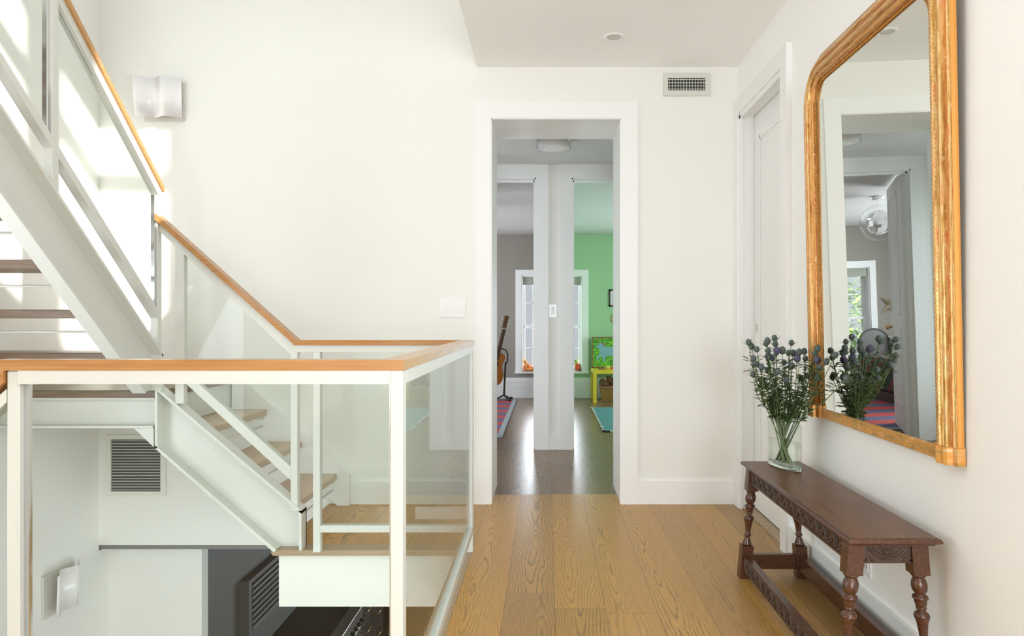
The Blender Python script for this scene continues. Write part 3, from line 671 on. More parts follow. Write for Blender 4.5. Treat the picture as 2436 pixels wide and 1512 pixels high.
# upper flight railing (plane x about -1.96)
ur = thing('glass_railing', 'raking glass and grey-white steel railing with oak handrail on upper flight', 'railing', (-1.96, 3.4, 1.0))
X0, X1 = -1.982, -1.944
def hz(y, base): return base+S*(3.43-y)
y1_ = 3.445; y2_ = 0.8
def rake(name, m, za, zb_, xa, xb, ya=y1_, yb_=y2_):
    mb = MB(); mb.prism([(ya, hz(ya, za)), (yb_, hz(yb_, za)), (yb_, hz(yb_, zb_)), (ya, hz(ya, zb_))], 'x', xa, xb); return part(name, mb, m, ur)
rake('handrail', M['rail_oak_y'], 1.812, 1.842, -1.992, -1.932)
rake('top_rail', M['steel'], 1.766, 1.812, X0, X1)
rake('bottom_rail', M['steel'], 1.145, 1.19, X0, X1, 3.42)
mb = B((X0+0.001, 3.408, 0.985), (X1-0.001, 3.4445, 1.775), bev=0.002); part('post', mb, M['steel'], ur)
for yy in (2.70, 1.97, 1.24):
    part('post', B((X0+0.001, yy-0.019, hz(yy, 0.985)), (X1-0.001, yy+0.019, hz(yy, 1.785)), bev=0.002), M['steel'], ur)
for ya, yb_ in ((3.40, 2.73), (2.67, 2.0), (1.94, 1.27)):
    mb = MB(); mb.prism([(ya, hz(ya, 1.19)), (yb_, hz(yb_, 1.19)), (yb_, hz(yb_, 1.766)), (ya, hz(ya, 1.766))], 'x', -1.966, -1.960); part('glass_panel', mb, M['glass'], ur)
    mb = MB(); mb.box((-1.972, ya-0.006, hz(ya, 1.2)), (-1.954, ya+0.006, hz(ya, 1.75))); part('glazing_bead', mb, M['chrome'], ur)

# ------------------------------------------------------------------ lights, vents, switches
def downlight(x, y, z, label):
    t = thing('recessed_ceiling_light', label, 'ceiling light', (x, y, z))
    R = 0.0605
    mb = MB(); n = 40; prof = [(R, 0.0), (R, -0.003), (R-0.006, -0.006), (R-0.022, -0.004), (R-0.024, 0.0)]
    vs = []; 
    for r, h in prof:
        for k_ in range(n): vs.append((x+r*math.cos(2*PI*k_/n), y+r*math.sin(2*PI*k_/n), z+h))
    fs = [(i*n+k_, i*n+(k_+1) % n, (i+1)*n+(k_+1) % n, (i+1)*n+k_) for i in range(len(prof)-1) for k_ in range(n)]
    mb.add(vs, fs, True); o = mb.build('trim_ring', M['plastic'], t)
    mb = MB(); R2 = R-0.024; vs = []; prof = [(R2, -0.0035), (R2-0.004, -0.0025), (R2*0.75, -0.0018), (R2*0.5, -0.0012)]
    for i, (r, h) in enumerate(prof):
        for k_ in range(n): vs.append((x+(0.006*i/3)+r*math.cos(2*PI*k_/n), y+r*math.sin(2*PI*k_/n), z+h))
    fs = [(i*n+k_, i*n+(k_+1) % n, (i+1)*n+(k_+1) % n, (i+1)*n+k_) for i in range(3) for k_ in range(n)]+[tuple(range(3*n, 4*n))]
    mb.add(vs, fs, True); mb.build('reflector', M['chromedull'], t)
M['chromedull'] = mat('satin_reflector', (0.62, 0.60, 0.55), 0.4)
downlight(0.376, 3.847, HC, 'small round white recessed downlight in hall ceiling above passage')

def flush_light(x, y, z, label, r=0.135):
    t = thing('flush_ceiling_light', label, 'ceiling light', (x, y, z))
    part('mounting_plate', MB().lathe([(r*0.96, -0.018), (r*0.99, -0.016), (r*0.99, 0), (r*0.5, 0)], (x, y, z), 40), M['chrome'], t)
    part('glass_shade', MB().lathe([(r*0.5, -0.086), (r*0.88, -0.085), (r*0.90, -0.082), (r*0.90, -0.018), (r*0.3, -0.018)], (x, y, z), 40), M['opal'], t)
    mb = MB(); n = 40; vs = []; prof = [(r, -0.02), (r, -0.088), (r-0.005, -0.088), (r-0.005, -0.02)]
    for rr, h in prof:
        for k_ in range(n): vs.append((x+rr*math.cos(2*PI*k_/n), y+rr*math.sin(2*PI*k_/n), z+h))
    fs = [(i*n+k_, i*n+(k_+1) % n, ((i+1) % 4)*n+(k_+1) % n, ((i+1) % 4)*n+k_) for i in range(4) for k_ in range(n)]
    mb.add(vs, fs, True); part('clear_rim', mb, M['pane'], t)
flush_light(0.048, 5.22, 2.549, 'round flush drum light with chrome rim on ceiling beyond passage')

# wall vent above the passage
def grille(name, label, cat, px0, px1, py0, py1, gx0, gx1, gy0, gy1, d, nv, nh, frame, slat, back, dep=0.012):
    a = W(px0, py0, d); b = W(px1, py1, d); ga_ = W(gx0, gy0, d); gb = W(gx1, gy1, d)
    t = thing(name, label, cat, ((a.x+b.x)/2, d, b.z))
    mb = MB(); y0_, y1_ = d-dep, d-0.0005
    mb.box((a.x, y0_, ga_.z), (b.x, y1_, a.z)); mb.box((a.x, y0_, b.z), (b.x, y1_, gb.z)); mb.box((a.x, y0_, gb.z), (ga_.x, y1_, ga_.z)); mb.box((gb.x, y0_, gb.z), (b.x, y1_, ga_.z))
    part('frame', mb, frame, t)
    part('duct_opening', B((ga_.x, d-0.002, gb.z), (gb.x, d-0.0004, ga_.z)), back, t)
    if nv:
        for i in range(nv):
            x = ga_.x+(gb.x-ga_.x)*(i+0.5)/nv
            part('blade', B((x-0.0012, y0_+0.001, gb.z), (x+0.0012, d-0.003, ga_.z)), slat, t)
    for i in range(nh):
        z = gb.z+(ga_.z-gb.z)*(i+0.5)/nh
        part('louver', B((ga_.x, y0_+0.003, z-0.0018), (gb.x, d-0.0035, z+0.0018)), slat, t)
    for sx_ in (a.x+(ga_.x-a.x)/2, b.x-(b.x-gb.x)/2):
        part('screw', MB().ball((sx_, y0_, (a.z+b.z)/2), 0.003, 8, 6), M['chromedull'], t)
    return t
grille('wall_vent', 'small white air register high on back wall right of passage', 'vent', 1577, 1690, 174.5, 229, 1588.5, 1677, 186.5, 216.5, D, 13, 4, M['steel'], M['steel'], M['black'])
grille('wall_vent', 'large square louvered return grille low on wall beneath stairs', 'vent', 254, 397, 1033, 1179, 266.5, 384.5, 1044, 1167, D, 0, 18, M['lowwall'], M['steel'], M['darkgray'], 0.014)

def switch(name, label, px0, px1, py0, py1, d, rockers):
    a = W(px0, py0, d); b = W(px1, py1, d); t = thing(name, label, 'light switch', ((a.x+b.x)/2, d, b.z))
    part('face_plate', B((a.x, d-0.007, b.z), (b.x, d, a.z), bev=0.003), M['plastic'], t)
    for (rx0, rx1, ry0, ry1) in rockers:
        p = W(rx0, ry0, d); q = W(rx1, ry1, d)
        mb = MB(); mid = (p.z+q.z)/2
        mb.prism([(d-0.008, p.z), (d-0.012, mid), (d-0.009, q.z), (d-0.005, q.z), (d-0.005, p.z)], 'x', p.x, q.x)
        part('rocker', mb, M['plastic'], t)
switch('light_switch', 'triple white light switch plate on back wall left of passage', 1045, 1108, 710, 755, D, [(1053.5, 1065.5, 721, 744.5), (1070.5, 1082.5, 721, 744.5), (1087.5, 1099.5, 721, 744.5)])
switch('light_switch', 'single white light switch on narrow pier between two doorways', 1305.5, 1325, 723, 755, 6.12, [(1311.5, 1319, 729.5, 747)])
# outlet by the bench
t = thing('wall_outlet', 'white double electrical outlet low on right wall behind bench', 'outlet', (XR, 2.56, 0.19))
part('face_plate', B((XR-0.006, 2.522, 0.195), (XR, 2.598, 0.315), bev=0.002), M['plastic'], t)
for zc in (0.23, 0.28):
    mb = MB(); mb.box((XR-0.008, 2.54, zc-0.016), (XR-0.005, 2.58, zc+0.016)); part('socket', mb, M['plastic'], t)
    mb = MB(); mb.box((XR-0.0085, 2.55, zc-0.005), (XR-0.0078, 2.553, zc+0.007)); mb.box((XR-0.0085, 2.566, zc-0.005), (XR-0.0078, 2.569, zc+0.007)); part('slot', mb, M['black'], t)

# sconces: steel plate and a folded sheet of opal glass
def sconce(label, M4):
    t = thing('wall_sconce', label, 'wall lamp'); t.matrix_world = M4
    # local: x right along wall, y out of the wall (towards viewer, negative), z up, origin centre of plate
    w_, h_ = 0.126, 0.121
    o = B((-w_, -0.014, -h_), (w_, 0, h_), bev=0.002).build('back_plate', M['chromedull'], t, world=False); fixn(o)
    n = 48; pts = []
    for i in range(n+1):
        u = i/n; x = -w_-0.012+u*(2*w_+0.012)
        yv = 0.074+0.022*math.cos(2*PI*(u*1.6-0.10))-0.018*u
        pts.append((x, yv))
    mb = MB(); vs = []; th = 0.004
    for (zz, k_, dx) in ((h_+0.012, 1.22, -0.010), (-h_+0.012, 1.0, 0.006)):
        for off in (0, th):
            for (x, yv) in pts: vs.append((x*(1.0)+dx*(1-(x+w_)/(2*w_)), -(yv*k_)+off, zz))
    m_ = n+1
    fs = []
    for i in range(n):
        fs.append((i, i+1, 2*m_+i+1, 2*m_+i)); fs.append((m_+i, 3*m_+i, 3*m_+i+1, m_+i+1))
        fs.append((i, m_+i, m_+i+1, i+1)); fs.append((2*m_+i, 2*m_+i+1, 3*m_+i+1, 3*m_+i))
    fs += [(0, 2*m_, 3*m_, m_), (n, m_+n, 3*m_+n, 2*m_+n)]
    mb.add(vs, fs, True); o = mb.build('glass_shade', M['opal'], t, world=False); fixn(o)
    mb = MB(); mb.tube([(0, -0.01, 0), (0, -0.03, 0)], 0.010, 12); mb.tube([(0, -0.028, -0.03), (0, -0.028, 0.03)], 0.008, 12)
    mb.build('lamp_holder', M['chrome'], t, world=False)
    return t
sconce('folded opal glass wall sconce high on back wall beside staircase', Matrix.Translation(W(392, 243, D)))
Rz = Matrix.Rotation(PI/2, 4, 'Z')
sconce('folded opal glass wall sconce low on left wall beneath landing', Matrix.Translation((XL, 3.935, -0.40)) @ Rz)

# ------------------------------------------------------------------ gilt mirror leaning from the right wall
th_ = math.radians(1.08)
mr = thing('wall_mirror', 'tall gilt framed mirror with rounded top corners on right wall', 'mirror')
# local: x = towards the room (away from wall), y = along the wall (world y), z = up
Mm = Matrix.Translation((1.196, 0, 0.735)) @ Matrix.Rotation(-th_, 4, 'Y')
Mm = Mm @ Matrix(((-1, 0, 0, 0), (0, 1, 0, 0), (0, 0, 1, 0), (0, 0, 0, 1)))
mr.matrix_world = Mm
YN, YF_, ZT = 1.955, 3.045, 1.535            # near edge, far edge, height
def mloc(mb, name, m, label=None):
    o = mb.build(name, m, mr, world=False); fixn(o)
    if label: o['label'] = label
    return o
r_c = 0.20
path = [(YN, 0.0)]
for i in range(5): path.append((YN, 0.05+i*(ZT-r_c-0.05)/5))
for i in range(0, 13):
    a = PI-(PI/2)*i/12; path.append((YN+r_c+r_c*math.cos(a), ZT-r_c+r_c*math.sin(a)))
for i in range(0, 13):
    a = PI/2-(PI/2)*i/12; path.append((YF_-r_c+r_c*math.cos(a), ZT-r_c+r_c*math.sin(a)))
for i in range(1, 6): path.append((YF_, (ZT-r_c)*(1-i/5)))
prof = [(0.0, 0.0), (0.0, 0.019), (0.003, 0.021), (0.015, 0.022), (0.017, 0.025), (0.022, 0.034), (0.030, 0.039), (0.038, 0.037), (0.043, 0.030), (0.046, 0.031),
        (0.050, 0.036), (0.056, 0.041), (0.062, 0.0425), (0.068, 0.041), (0.074, 0.036), (0.077, 0.030), (0.084, 0.029), (0.096, 0.024), (0.102, 0.016), (0.102, 0.013), (0.112, 0.013), (0.112, 0.0)]
vs = []; L = 0; m_ = len(prof); Ls = []
for i, (y, z) in enumerate(path):
    a = Vector(path[max(i-1, 0)]); b = Vector(path[min(i+1, len(path)-1)]); tg = (b-a).normalized(); nr = Vector((tg.y, -tg.x))
    if i: L += (Vector(path[i])-Vector(path[i-1])).length
    Ls.append(L)
    for (u, h) in prof: vs.append((h, y+nr.x*u, z+nr.y*u))
fs = []; uvs = []; accu = [0]
for j in range(1, m_): accu.append(prof[j][0])
for i in range(len(path)-1):
    for j in range(m_-1):
        fs.append((i*m_+j, i*m_+j+1, (i+1)*m_+j+1, (i+1)*m_+j))
        uvs.append([(Ls[i], prof[j][0]), (Ls[i], prof[j+1][0]), (Ls[i+1], prof[j+1][0]), (Ls[i+1], prof[j][0])])
fs += [tuple(range(m_)), tuple(range((len(path)-1)*m_+m_-1, (len(path)-1)*m_-1, -1))]
uvs += [[(0, p[0]) for p in prof], [(L, p[0]) for p in prof[::-1]]]
mb = MB(); mb.add(vs, fs, True, 0, uvs)
for i in range(len(path)-1): mb.mi[i*(m_-1)] = 1
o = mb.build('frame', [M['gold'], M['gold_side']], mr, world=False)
for p in o.data.polygons: p.use_smooth = True
fixn(o)
# beads
mb = MB(); dist = 0.0; step = 0.0105; ip = []
for i, (y, z) in enumerate(path):
    a = Vector(path[max(i-1, 0)]); b = Vector(path[min(i+1, len(path)-1)]); tg = (b-a).normalized(); nr = Vector((tg.y, -tg.x))
    ip.append(Vector((y+nr.x*0.107, z+nr.y*0.107)))
acc = 0.03
for a, b in zip(ip, ip[1:]):
    l = (b-a).length
    while acc < l:
        p = a+(b-a)*acc/l
        if p.y > 0.05: mb.ball((0.016, p.x, p.y), 0.0046, 6, 4)
        acc += step
    acc -= l
mloc(mb, 'beading', M['gold_side'])
mb = MB(); mb.box((0, YN+0.10, 0.0), (0.020, YF_-0.10, 0.040), bev=0.003); mloc(mb, 'bottom_rail', M['gold_rail'], 'flaking worn gilt bottom rail')
for ya, yb_ in ((YN-0.004, YN+0.110), (YF_-0.110, YF_+0.004)):
    mb = MB(); s_ = 1 if ya < 2.5 else -1; yo = ya if s_ > 0 else yb_
    pts = [(0.0, 0), (0.0, 0.023), (0.020, 0.025), (0.022, 0.040), (0.034, 0.045), (0.044, 0.036), (0.050, 0.042), (0.066, 0.048), (0.080, 0.040), (0.082, 0.026), (0.114, 0.024), (0.114, 0)]
    mb2 = [(yo+s_*u, h) for u, h in pts]
    vs = [(h, y, -0.002) for y, h in mb2]+[(h, y, 0.05) for y, h in mb2]; n = len(mb2)
    mb.add(vs, [tuple(range(n)), tuple(range(2*n-1, n-1, -1))]+[(i, (i+1) % n, n+(i+1) % n, n+i) for i in range(n)])
    mloc(mb, 'corner_block', M['gold_rail'])
# glass
ins = []
for i, (y, z) in enumerate(path):
    a = Vector(path[max(i-1, 0)]); b = Vector(path[min(i+1, len(path)-1)]); tg = (b-a).normalized(); nr = Vector((tg.y, -tg.x))
    ins.append((y+nr.x*0.104, z+nr.y*0.104))
ins[0] = (ins[0][0], 0.03); ins[-1] = (ins[-1][0], 0.03)
mb = MB(); n = len(ins); vs = [(0.012, y, z) for y, z in ins]+[(0.006, y, z) for y, z in ins]
mb.add(vs, [tuple(range(n)), tuple(range(2*n-1, n-1, -1))]+[(i, (i+1) % n, n+(i+1) % n, n+i) for i in range(n)])
mloc(mb, 'mirror_glass', M['mirror'])

# ------------------------------------------------------------------ carved bench
bn = thing('carved_bench', 'dark wood carved bench with turned legs beneath gilt mirror', 'bench', (1.02, 2.55, 0))
bx0, bx1, by0, by1, bz = 0.882, 1.158, 1.995, 3.12, 0.512
mb = MB(); prof2 = [(0.010, 0.0), (0.004, -0.003), (0.0, -0.008), (0.0, -0.013), (0.006, -0.017), (0.014, -0.020), (0.016, -0.024)]
vs = []
for ins_, dz in [(0.012, 0.0)]+prof2: 
    for (x, y) in ((bx0+ins_, by0+ins_), (bx1-ins_, by0+ins_), (bx1-ins_, by1-ins_), (bx0+ins_, by1-ins_)): vs.append((x, y, bz+dz-(0.0015 if (ins_, dz) == (0.010, 0.0) else 0)))
nr_ = len(prof2)+1
fs = [(i*4+k_, i*4+(k_+1) % 4, (i+1)*4+(k_+1) % 4, (i+1)*4+k_) for i in range(nr_-1) for k_ in range(4)]+[(3, 2, 1, 0), tuple(range((nr_-1)*4, nr_*4))]
mb.add(vs, fs, False); mb.mi[-2] = 1
part('bench_top', mb, [M['walnut'], M['walnut_top']], bn)
kk = 0.0002732
legprof = [(455, 82), (470, 84), (485, 72), (498, 58), (508, 62), (530, 74), (560, 82), (595, 84), (630, 80), (660, 66), (678, 50), (690, 52), (700, 74), (715, 82), (732, 82), (742, 66), (760, 64), (790, 62), (812, 54), (826, 50), (836, 56), (850, 52), (862, 36), (874, 44), (890, 68), (915, 82), (940, 80), (970, 68), (1010, 58), (1060, 52), (1110, 46), (1165, 42), (1180, 50), (1192, 58), (1208, 58), (1222, 46), (1236, 36), (1248, 42), (1262, 50), (1272, 47), (1285, 58), (1297, 54), (1312, 68), (1324, 63), (1342, 78), (1356, 80), (1366, 74)]
prof3 = [(r*kk, 0.393-(y-455)*kk*0.985) for y, r in legprof][::-1]
for (cx_, cy_, dx, dy) in ((0.921, 2.055, -0.075, -0.03), (1.108, 2.055, 0.07, -0.03), (0.921, 3.055, -0.075, 0.03), (1.108, 3.055, 0.07, 0.03)):
    mb = MB(); hw = 0.0245
    def blk(z0_, z1_, hw_):
        vs = []
        for z in (z0_, z1_):
            ox, oy = cx_+dx*(0.49-z), cy_+dy*(0.49-z)
            vs += [(ox-hw_, oy-hw_, z), (ox+hw_, oy-hw_, z), (ox+hw_, oy+hw_, z), (ox-hw_, oy+hw_, z)]
        mb.add(vs, [(3, 2, 1, 0), (4, 5, 6, 7)]+[(k_, (k_+1) % 4, 4+(k_+1) % 4, 4+k_) for k_ in range(4)])
    blk(0.393, 0.489, 0.0245); blk(0.0, 0.146, 0.025)
    mb.lathe(prof3, (cx_+dx*0.49, cy_+dy*0.49, 0), 28, top=(-dx, -dy))
    part('leg', mb, M['walnut'], bn)
def legx(side, z): return (0.921-0.075*(0.49-z)) if side == 0 else (1.108+0.07*(0.49-z))
def arcs(mb, y0, y1, z0, z1, x, n, slant=0.0, fine=3):
    """row of carved half-round lunettes on a face looking to -x (relief tubes)"""
    pit = (y1-y0)/n; hgt = z1-z0
    for i in range(n):
        c = y0+(i+0.5)*pit
        for q, rr in enumerate((0.50, 0.38, 0.2)[:fine]):
            pts = []
            for j in range(9):
                a = PI*j/8; pts.append((x, c+rr*pit*math.cos(a), z1-0.003-math.sin(a)*(hgt*0.88*rr/0.5)))
            mb.tube(pts, (0.0042, 0.003, 0.0026)[q], 6)
        mb.tube([(x, c, z1-0.004), (x, c, z1-hgt*0.55)], 0.002, 5)
        mb.ball((x, c+pit*0.5, z0+hgt*0.13), (0.002, 0.0045, 0.004), 6, 4)
# side aprons (long) and end aprons
for side, xa in ((0, 0.905), (1, 1.118)):
    mb = MB(); mb.box((xa, 2.08, 0.428), (xa+0.02, 3.03, 0.489)); mb.box((xa-0.003, 2.08, 0.428), (xa+0.022, 3.03, 0.436))
    o = part('apron', mb, M['carve'], bn)
    if side == 0:
        mb = MB(); arcs(mb, 2.085, 3.025, 0.438, 0.488, xa, 13); o2 = part('carving', mb, M['carve'], o)
for ya in (2.036, 3.058):
    mb = MB(); mb.box((0.945, ya, 0.428), (1.085, ya+0.018, 0.489)); o = part('apron', mb, M['carve'], bn)
    if ya < 2.5:
        mb = MB(); cx2 = 1.015
        for rr, tr in ((0.058, 0.003), (0.046, 0.0022), (0.025, 0.003)):
            mb.tube([(cx2+rr*math.cos(PI*j/12), ya, 0.487-0.80*rr*math.sin(PI*j/12)) for j in range(13)], tr, 6)
        for sx_ in (-1, 1):
            mb.tube([(cx2+sx_*0.006, ya, 0.452), (cx2+sx_*0.018, ya, 0.468), (cx2+sx_*0.024, ya, 0.487)], 0.0026, 6)
            mb.tube([(cx2+sx_*0.045, ya, 0.434), (cx2+sx_*0.055, ya, 0.443), (cx2+sx_*0.068, ya, 0.436)], 0.003, 6)
            mb.ball((cx2+sx_*0.062, ya, 0.441), 0.004, 8, 6)
        part('carving', mb, M['carve'], o)
# stretchers
for side in (0, 1):
    xm = legx(side, 0.07); mb = MB(); mb.box((xm-0.016, 2.06, 0.040), (xm+0.014, 3.05, 0.105)); o = part('stretcher', mb, M['walnut'], bn)
    if side == 0:
        mb = MB(); arcs(mb, 2.10, 3.02, 0.044, 0.100, xm-0.016, 13); part('carving', mb, M['carve'], o)
for yy in (2.043, 3.067):
    mb = MB(); mb.box((legx(0, 0.07), yy-0.012, 0.040), (legx(1, 0.07), yy+0.012, 0.105)); part('stretcher', mb, M['walnut'], bn)

# ------------------------------------------------------------------ vase of sea holly
VC = Vector((1.032, 2.975, bz)); vd = Vector((0.36, -1.0, 0)).normalized(); vn = Vector((vd.y, -vd.x, 0))
va = thing('flower_vase', 'clear flat glass vase half filled with water on bench', 'vase', VC)
def oval(a, b, z, n=48, e=2.0):
    out = []
    for k_ in range(n):
        t_ = 2*PI*k_/n; c_, s_ = math.cos(t_), math.sin(t_)
        # pointed-oval footprint
        out.append(VC+vd*(a*c_)+vn*(b*math.copysign(abs(s_)**1.15, s_))+Vector((0, 0, z)))
    return out
def shell(rings, cap0=True, cap1=True, n=48):
    mb = MB(); vs = [p for r in rings for p in r]; m_ = len(rings)
    fs = [(i*n+k_, i*n+(k_+1) % n, (i+1)*n+(k_+1) % n, (i+1)*n+k_) for i in range(m_-1) for k_ in range(n)]
    if cap0: fs.append(tuple(range(n-1, -1, -1)))
    if cap1: fs.append(tuple(range((m_-1)*n, m_*n)))
    mb.add(vs, fs, True); return mb
part('vase_wall', shell([oval(0.106, 0.034, 0.018), oval(0.106, 0.034, 0.195), oval(0.104, 0.032, 0.1965), oval(0.1015, 0.0295, 0.195), oval(0.1015, 0.0295, 0.0185)], False, False), M['vase'], va)
part('vase_foot', shell([oval(0.100, 0.029, 0.0005), oval(0.106, 0.034, 0.004), oval(0.106, 0.034, 0.018), oval(0.1015, 0.0295, 0.0185), oval(0.085, 0.02, 0.015)]), M['vase_base'], va)
part('water', shell([oval(0.101, 0.029, 0.0195), oval(0.101, 0.029, 0.118)]), M['water'], va)

heads = [(1782, 820), (1789, 830), (1801, 836), (1823, 823), (1826, 817), (1843, 811), (1844, 824), (1882, 821), (1828, 840), (1848, 841), (1861, 841),
         (1876, 845), (1886, 846), (1901, 844), (1913, 842), (1793, 858), (1796, 868), (1812, 879), (1827, 886), (1829, 855), (1838, 858), (1865, 868),
         (1883, 876), (1896, 860), (1916, 858), (1943, 835), (1937, 846), (1941, 864), (1963, 866), (1984, 850), (1947, 880), (1903, 905), (1919, 899), (1940, 905),
         (1818, 915), (1793, 896), (2010, 903), (1805, 873), (1870, 910), (1850, 890)]
def sphere_pt(r): 
    return Vector((random.uniform(-1, 1), random.uniform(-1, 1), random.uniform(-1, 1)))*r
def frond(mb, base, dirv, ln, wd, mi=0):
    """small toothed leaf with a fold"""
    d_ = dirv.normalized(); up = Vector((0, 0, 1)); sd = d_.cross(up)
    if sd.length < 0.1: sd = Vector((1, 0, 0))
    sd.normalize(); nn = sd.cross(d_)
    k_ = [(0, .12), (.22, .5), (.32, .25), (.48, 1), (.58, .45), (.74, .75), (.82, .3), (1, 0)]
    cen = []; 
    for t_, w_ in k_:
        c_ = base+d_*ln*t_-up*ln*0.22*t_*t_
        cen.append((c_, c_+sd*wd*w_+nn*wd*0.35*w_+d_*wd*0.4*w_, c_-sd*wd*w_+nn*wd*0.35*w_+d_*wd*0.4*w_))
    vs = [p for tr in cen for p in tr]; fs = []
    for i in range(len(cen)-1):
        fs.append((3*i, 3*i+1, 3*i+4, 3*i+3)); fs.append((3*i, 3*i+3, 3*i+5, 3*i+2))
    mb.add(vs, fs, False, mi)
for i, (hx, hy) in enumerate(heads):
    dd = 2.955+random.uniform(-0.075, 0.075)
    if hx > 1930: dd = 2.90+random.uniform(-0.04, 0.03)
    if hx > 1975: dd = 2.82
    hp = W(hx, hy, dd)
    if hp.x > 1.12: hp = W(hx, hy, 1.12*FPX/(hx-CX)) if hx > CX else hp
    u = (hx-1865)/110.0
    ak = min(6, max(0, int((u+1)*3.5))); af = (0.045, 0.012, 0.03, -0.005, -0.02, -0.05, -0.035)[ak]
    foot = VC+vd*(af+random.uniform(-0.004, 0.004))+vn*(0.012*((ak*5) % 3-1)+random.uniform(-0.003, 0.003))+Vector((0, 0, 0.024))
    neck = VC+vd*max(-0.09, min(0.09, ((ak-3)*0.026+random.uniform(-0.010, 0.010))))+vn*random.uniform(-0.018, 0.018)+Vector((0, 0, 0.2))
    mid = neck.lerp(hp, 0.5)+Vector(((hp.x-neck.x)*0.12+random.uniform(-.012, .012), random.uniform(-.012, .012), 0.0))
    if i == 29: mid = neck.lerp(hp, 0.6)+Vector((0, 0, -0.01))
    t = thing('sea_holly_stem', 'spiky blue-green sea holly stem in the clear vase', 'flower', foot, 'sea holly stems in the vase')
    pts = []
    ctrl = [foot, neck, mid, hp]
    for j in range(13):
        s_ = j/12*3; a = min(int(s_), 2); f_ = s_-a
        p0 = ctrl[max(a-1, 0)]; p1 = ctrl[a]; p2 = ctrl[a+1]; p3 = ctrl[min(a+2, 3)]
        pts.append(0.5*((2*p1)+(-p0+p2)*f_+(2*p0-5*p1+4*p2-p3)*f_*f_+(-p0+3*p1-3*p2+p3)*f_**3))
    rs = [0.0027-0.0014*j/12 for j in range(13)]
    part('stem', MB().tube(pts, rs, 6), M['stem'], t)
    axis = (pts[-1]-pts[-2]).normalized(); q4 = axis.to_track_quat('Z', 'Y').to_matrix().to_4x4()
    big = i in (9, 10, 19, 23, 27, 33)
    rr = 0.0145 if big else random.uniform(0.0108, 0.0128)
    mb = MB(); mb.ball(hp+axis*rr, (rr, rr, rr*1.25), 12, 9, M4=q4)
    for sp in range(26):   # short stiff points all over
        v = Vector((random.gauss(0, 1), random.gauss(0, 1), random.gauss(0.3, 1))).normalized()
        c0 = hp+axis*rr+(q4 @ Vector((v.x*rr*0.9, v.y*rr*0.9, v.z*rr*1.15))); vv = (q4 @ v).normalized()
        mb.tube([c0, c0+vv*0.0032], [0.0009, 0.0002], 3, cap=False)
    part('flower_head', mb, M['head2'] if i in (9, 19, 23, 27) else M['head'], t)
    mb = MB()
    for s_ in range(9):
        a = 2*PI*s_/9+random.uniform(-.2, .2); v = q4 @ Vector((math.cos(a), math.sin(a), 0.45))
        l = random.uniform(0.022, 0.036); sd = (q4 @ Vector((-math.sin(a), math.cos(a), 0))).normalized()*0.0019
        b0 = hp; b1 = hp+v*l*0.5; b2 = hp+v*l+axis*l*0.25
        mb.add([b0-sd, b0+sd, b1+sd*0.9, b1-sd*0.9, b2], [(0, 1, 2, 3), (3, 2, 4)])
    mb.build('bract', M['bract'], t)
    mb = MB()
    for s_ in range(19):
        j = random.choice((4, 5, 5, 6, 6, 7, 7, 8, 9, 9, 10)) if s_ < 17 else 4
        bse = pts[j].lerp(pts[j+1], random.random()); a = random.uniform(0, 2*PI)
        v = Vector((math.cos(a), math.sin(a)*0.8, random.uniform(0.1, 0.9)))
        if bse.x+v.x*0.04 > 1.135: v.x = -abs(v.x)
        frond(mb, bse, v, random.uniform(0.030, 0.056), random.uniform(0.008, 0.013))
    mb.build('foliage', M['leaf'], t)

# ------------------------------------------------------------------ bedroom left: guitar, doll, rug, blind, bed, desk, lamp
def rug_mat(kind):
    m = mat('rug_'+kind, (0.5, 0.1, 0.1), 0.9); nt, ns, lk, b = nodes(m)
    tc = N(nt, 'ShaderNodeTexCoord'); sx = N(nt, 'ShaderNodeSeparateXYZ'); lk.new(tc.outputs['Object'], sx.inputs[0])
    no = N(nt, 'ShaderNodeTexNoise'); no.inputs['Scale'].default_value = 30; lk.new(tc.outputs['Object'], no.inputs['Vector'])
    if kind == 'striped':
        f = math_(nt, 'FRACT', math_(nt, 'DIVIDE', math_(nt, 'ADD', sx.outputs[1], math_(nt, 'MULTIPLY', no.outputs[0], 0.02)), 0.50))
        c = ramp(nt, f, [(0.0, (0.50, 0.04, 0.02)), (0.49, (0.50, 0.04, 0.02)), (0.51, (0.10, 0.095, 0.19)), (0.985, (0.10, 0.095, 0.19)), (1.0, (0.50, 0.04, 0.02))])
        c = mixc(nt, math_(nt, 'MULTIPLY', no.outputs[0], 0.25), c, (0.2, 0.2, 0.3))
    else:
        mp = N(nt, 'ShaderNodeMapping'); mp.inputs['Scale'].default_value = (1, 9, 1); lk.new(tc.outputs['Object'], mp.inputs[0])
        n2 = N(nt, 'ShaderNodeTexNoise'); n2.inputs['Scale'].default_value = 5; n2.inputs['Detail'].default_value = 5; lk.new(mp.outputs[0], n2.inputs['Vector'])
        c = ramp(nt, n2.outputs[0], [(0.35, (0.03, 0.17, 0.15)), (0.5, (0.05, 0.20, 0.25)), (0.65, (0.09, 0.25, 0.19))])
    lk.new(c, b.inputs['Base Color']); return m
r1 = thing('striped_rug', 'red and blue striped rug with grey edge on bedroom floor', 'rug', (-1.4, 8.3, 0))
part('weave', B((-2.4, 6.75, 0.001), (-0.50, 9.95, 0.012)), rug_mat('striped'), r1)
mb = MB(); mb.box((-0.50, 6.68, 0.001), (-0.44, 9.95, 0.015), bev=0.004); mb.box((-2.4, 6.68, 0.001), (-0.50, 6.75, 0.015), bev=0.004); part('binding', mb, mat('rug_grey_binding', (0.33, 0.38, 0.40), 0.9), r1)
r2 = thing('teal_rug', 'teal woven rug with black and white stitched edge on playroom floor', 'rug', (1.3, 8.0, 0))
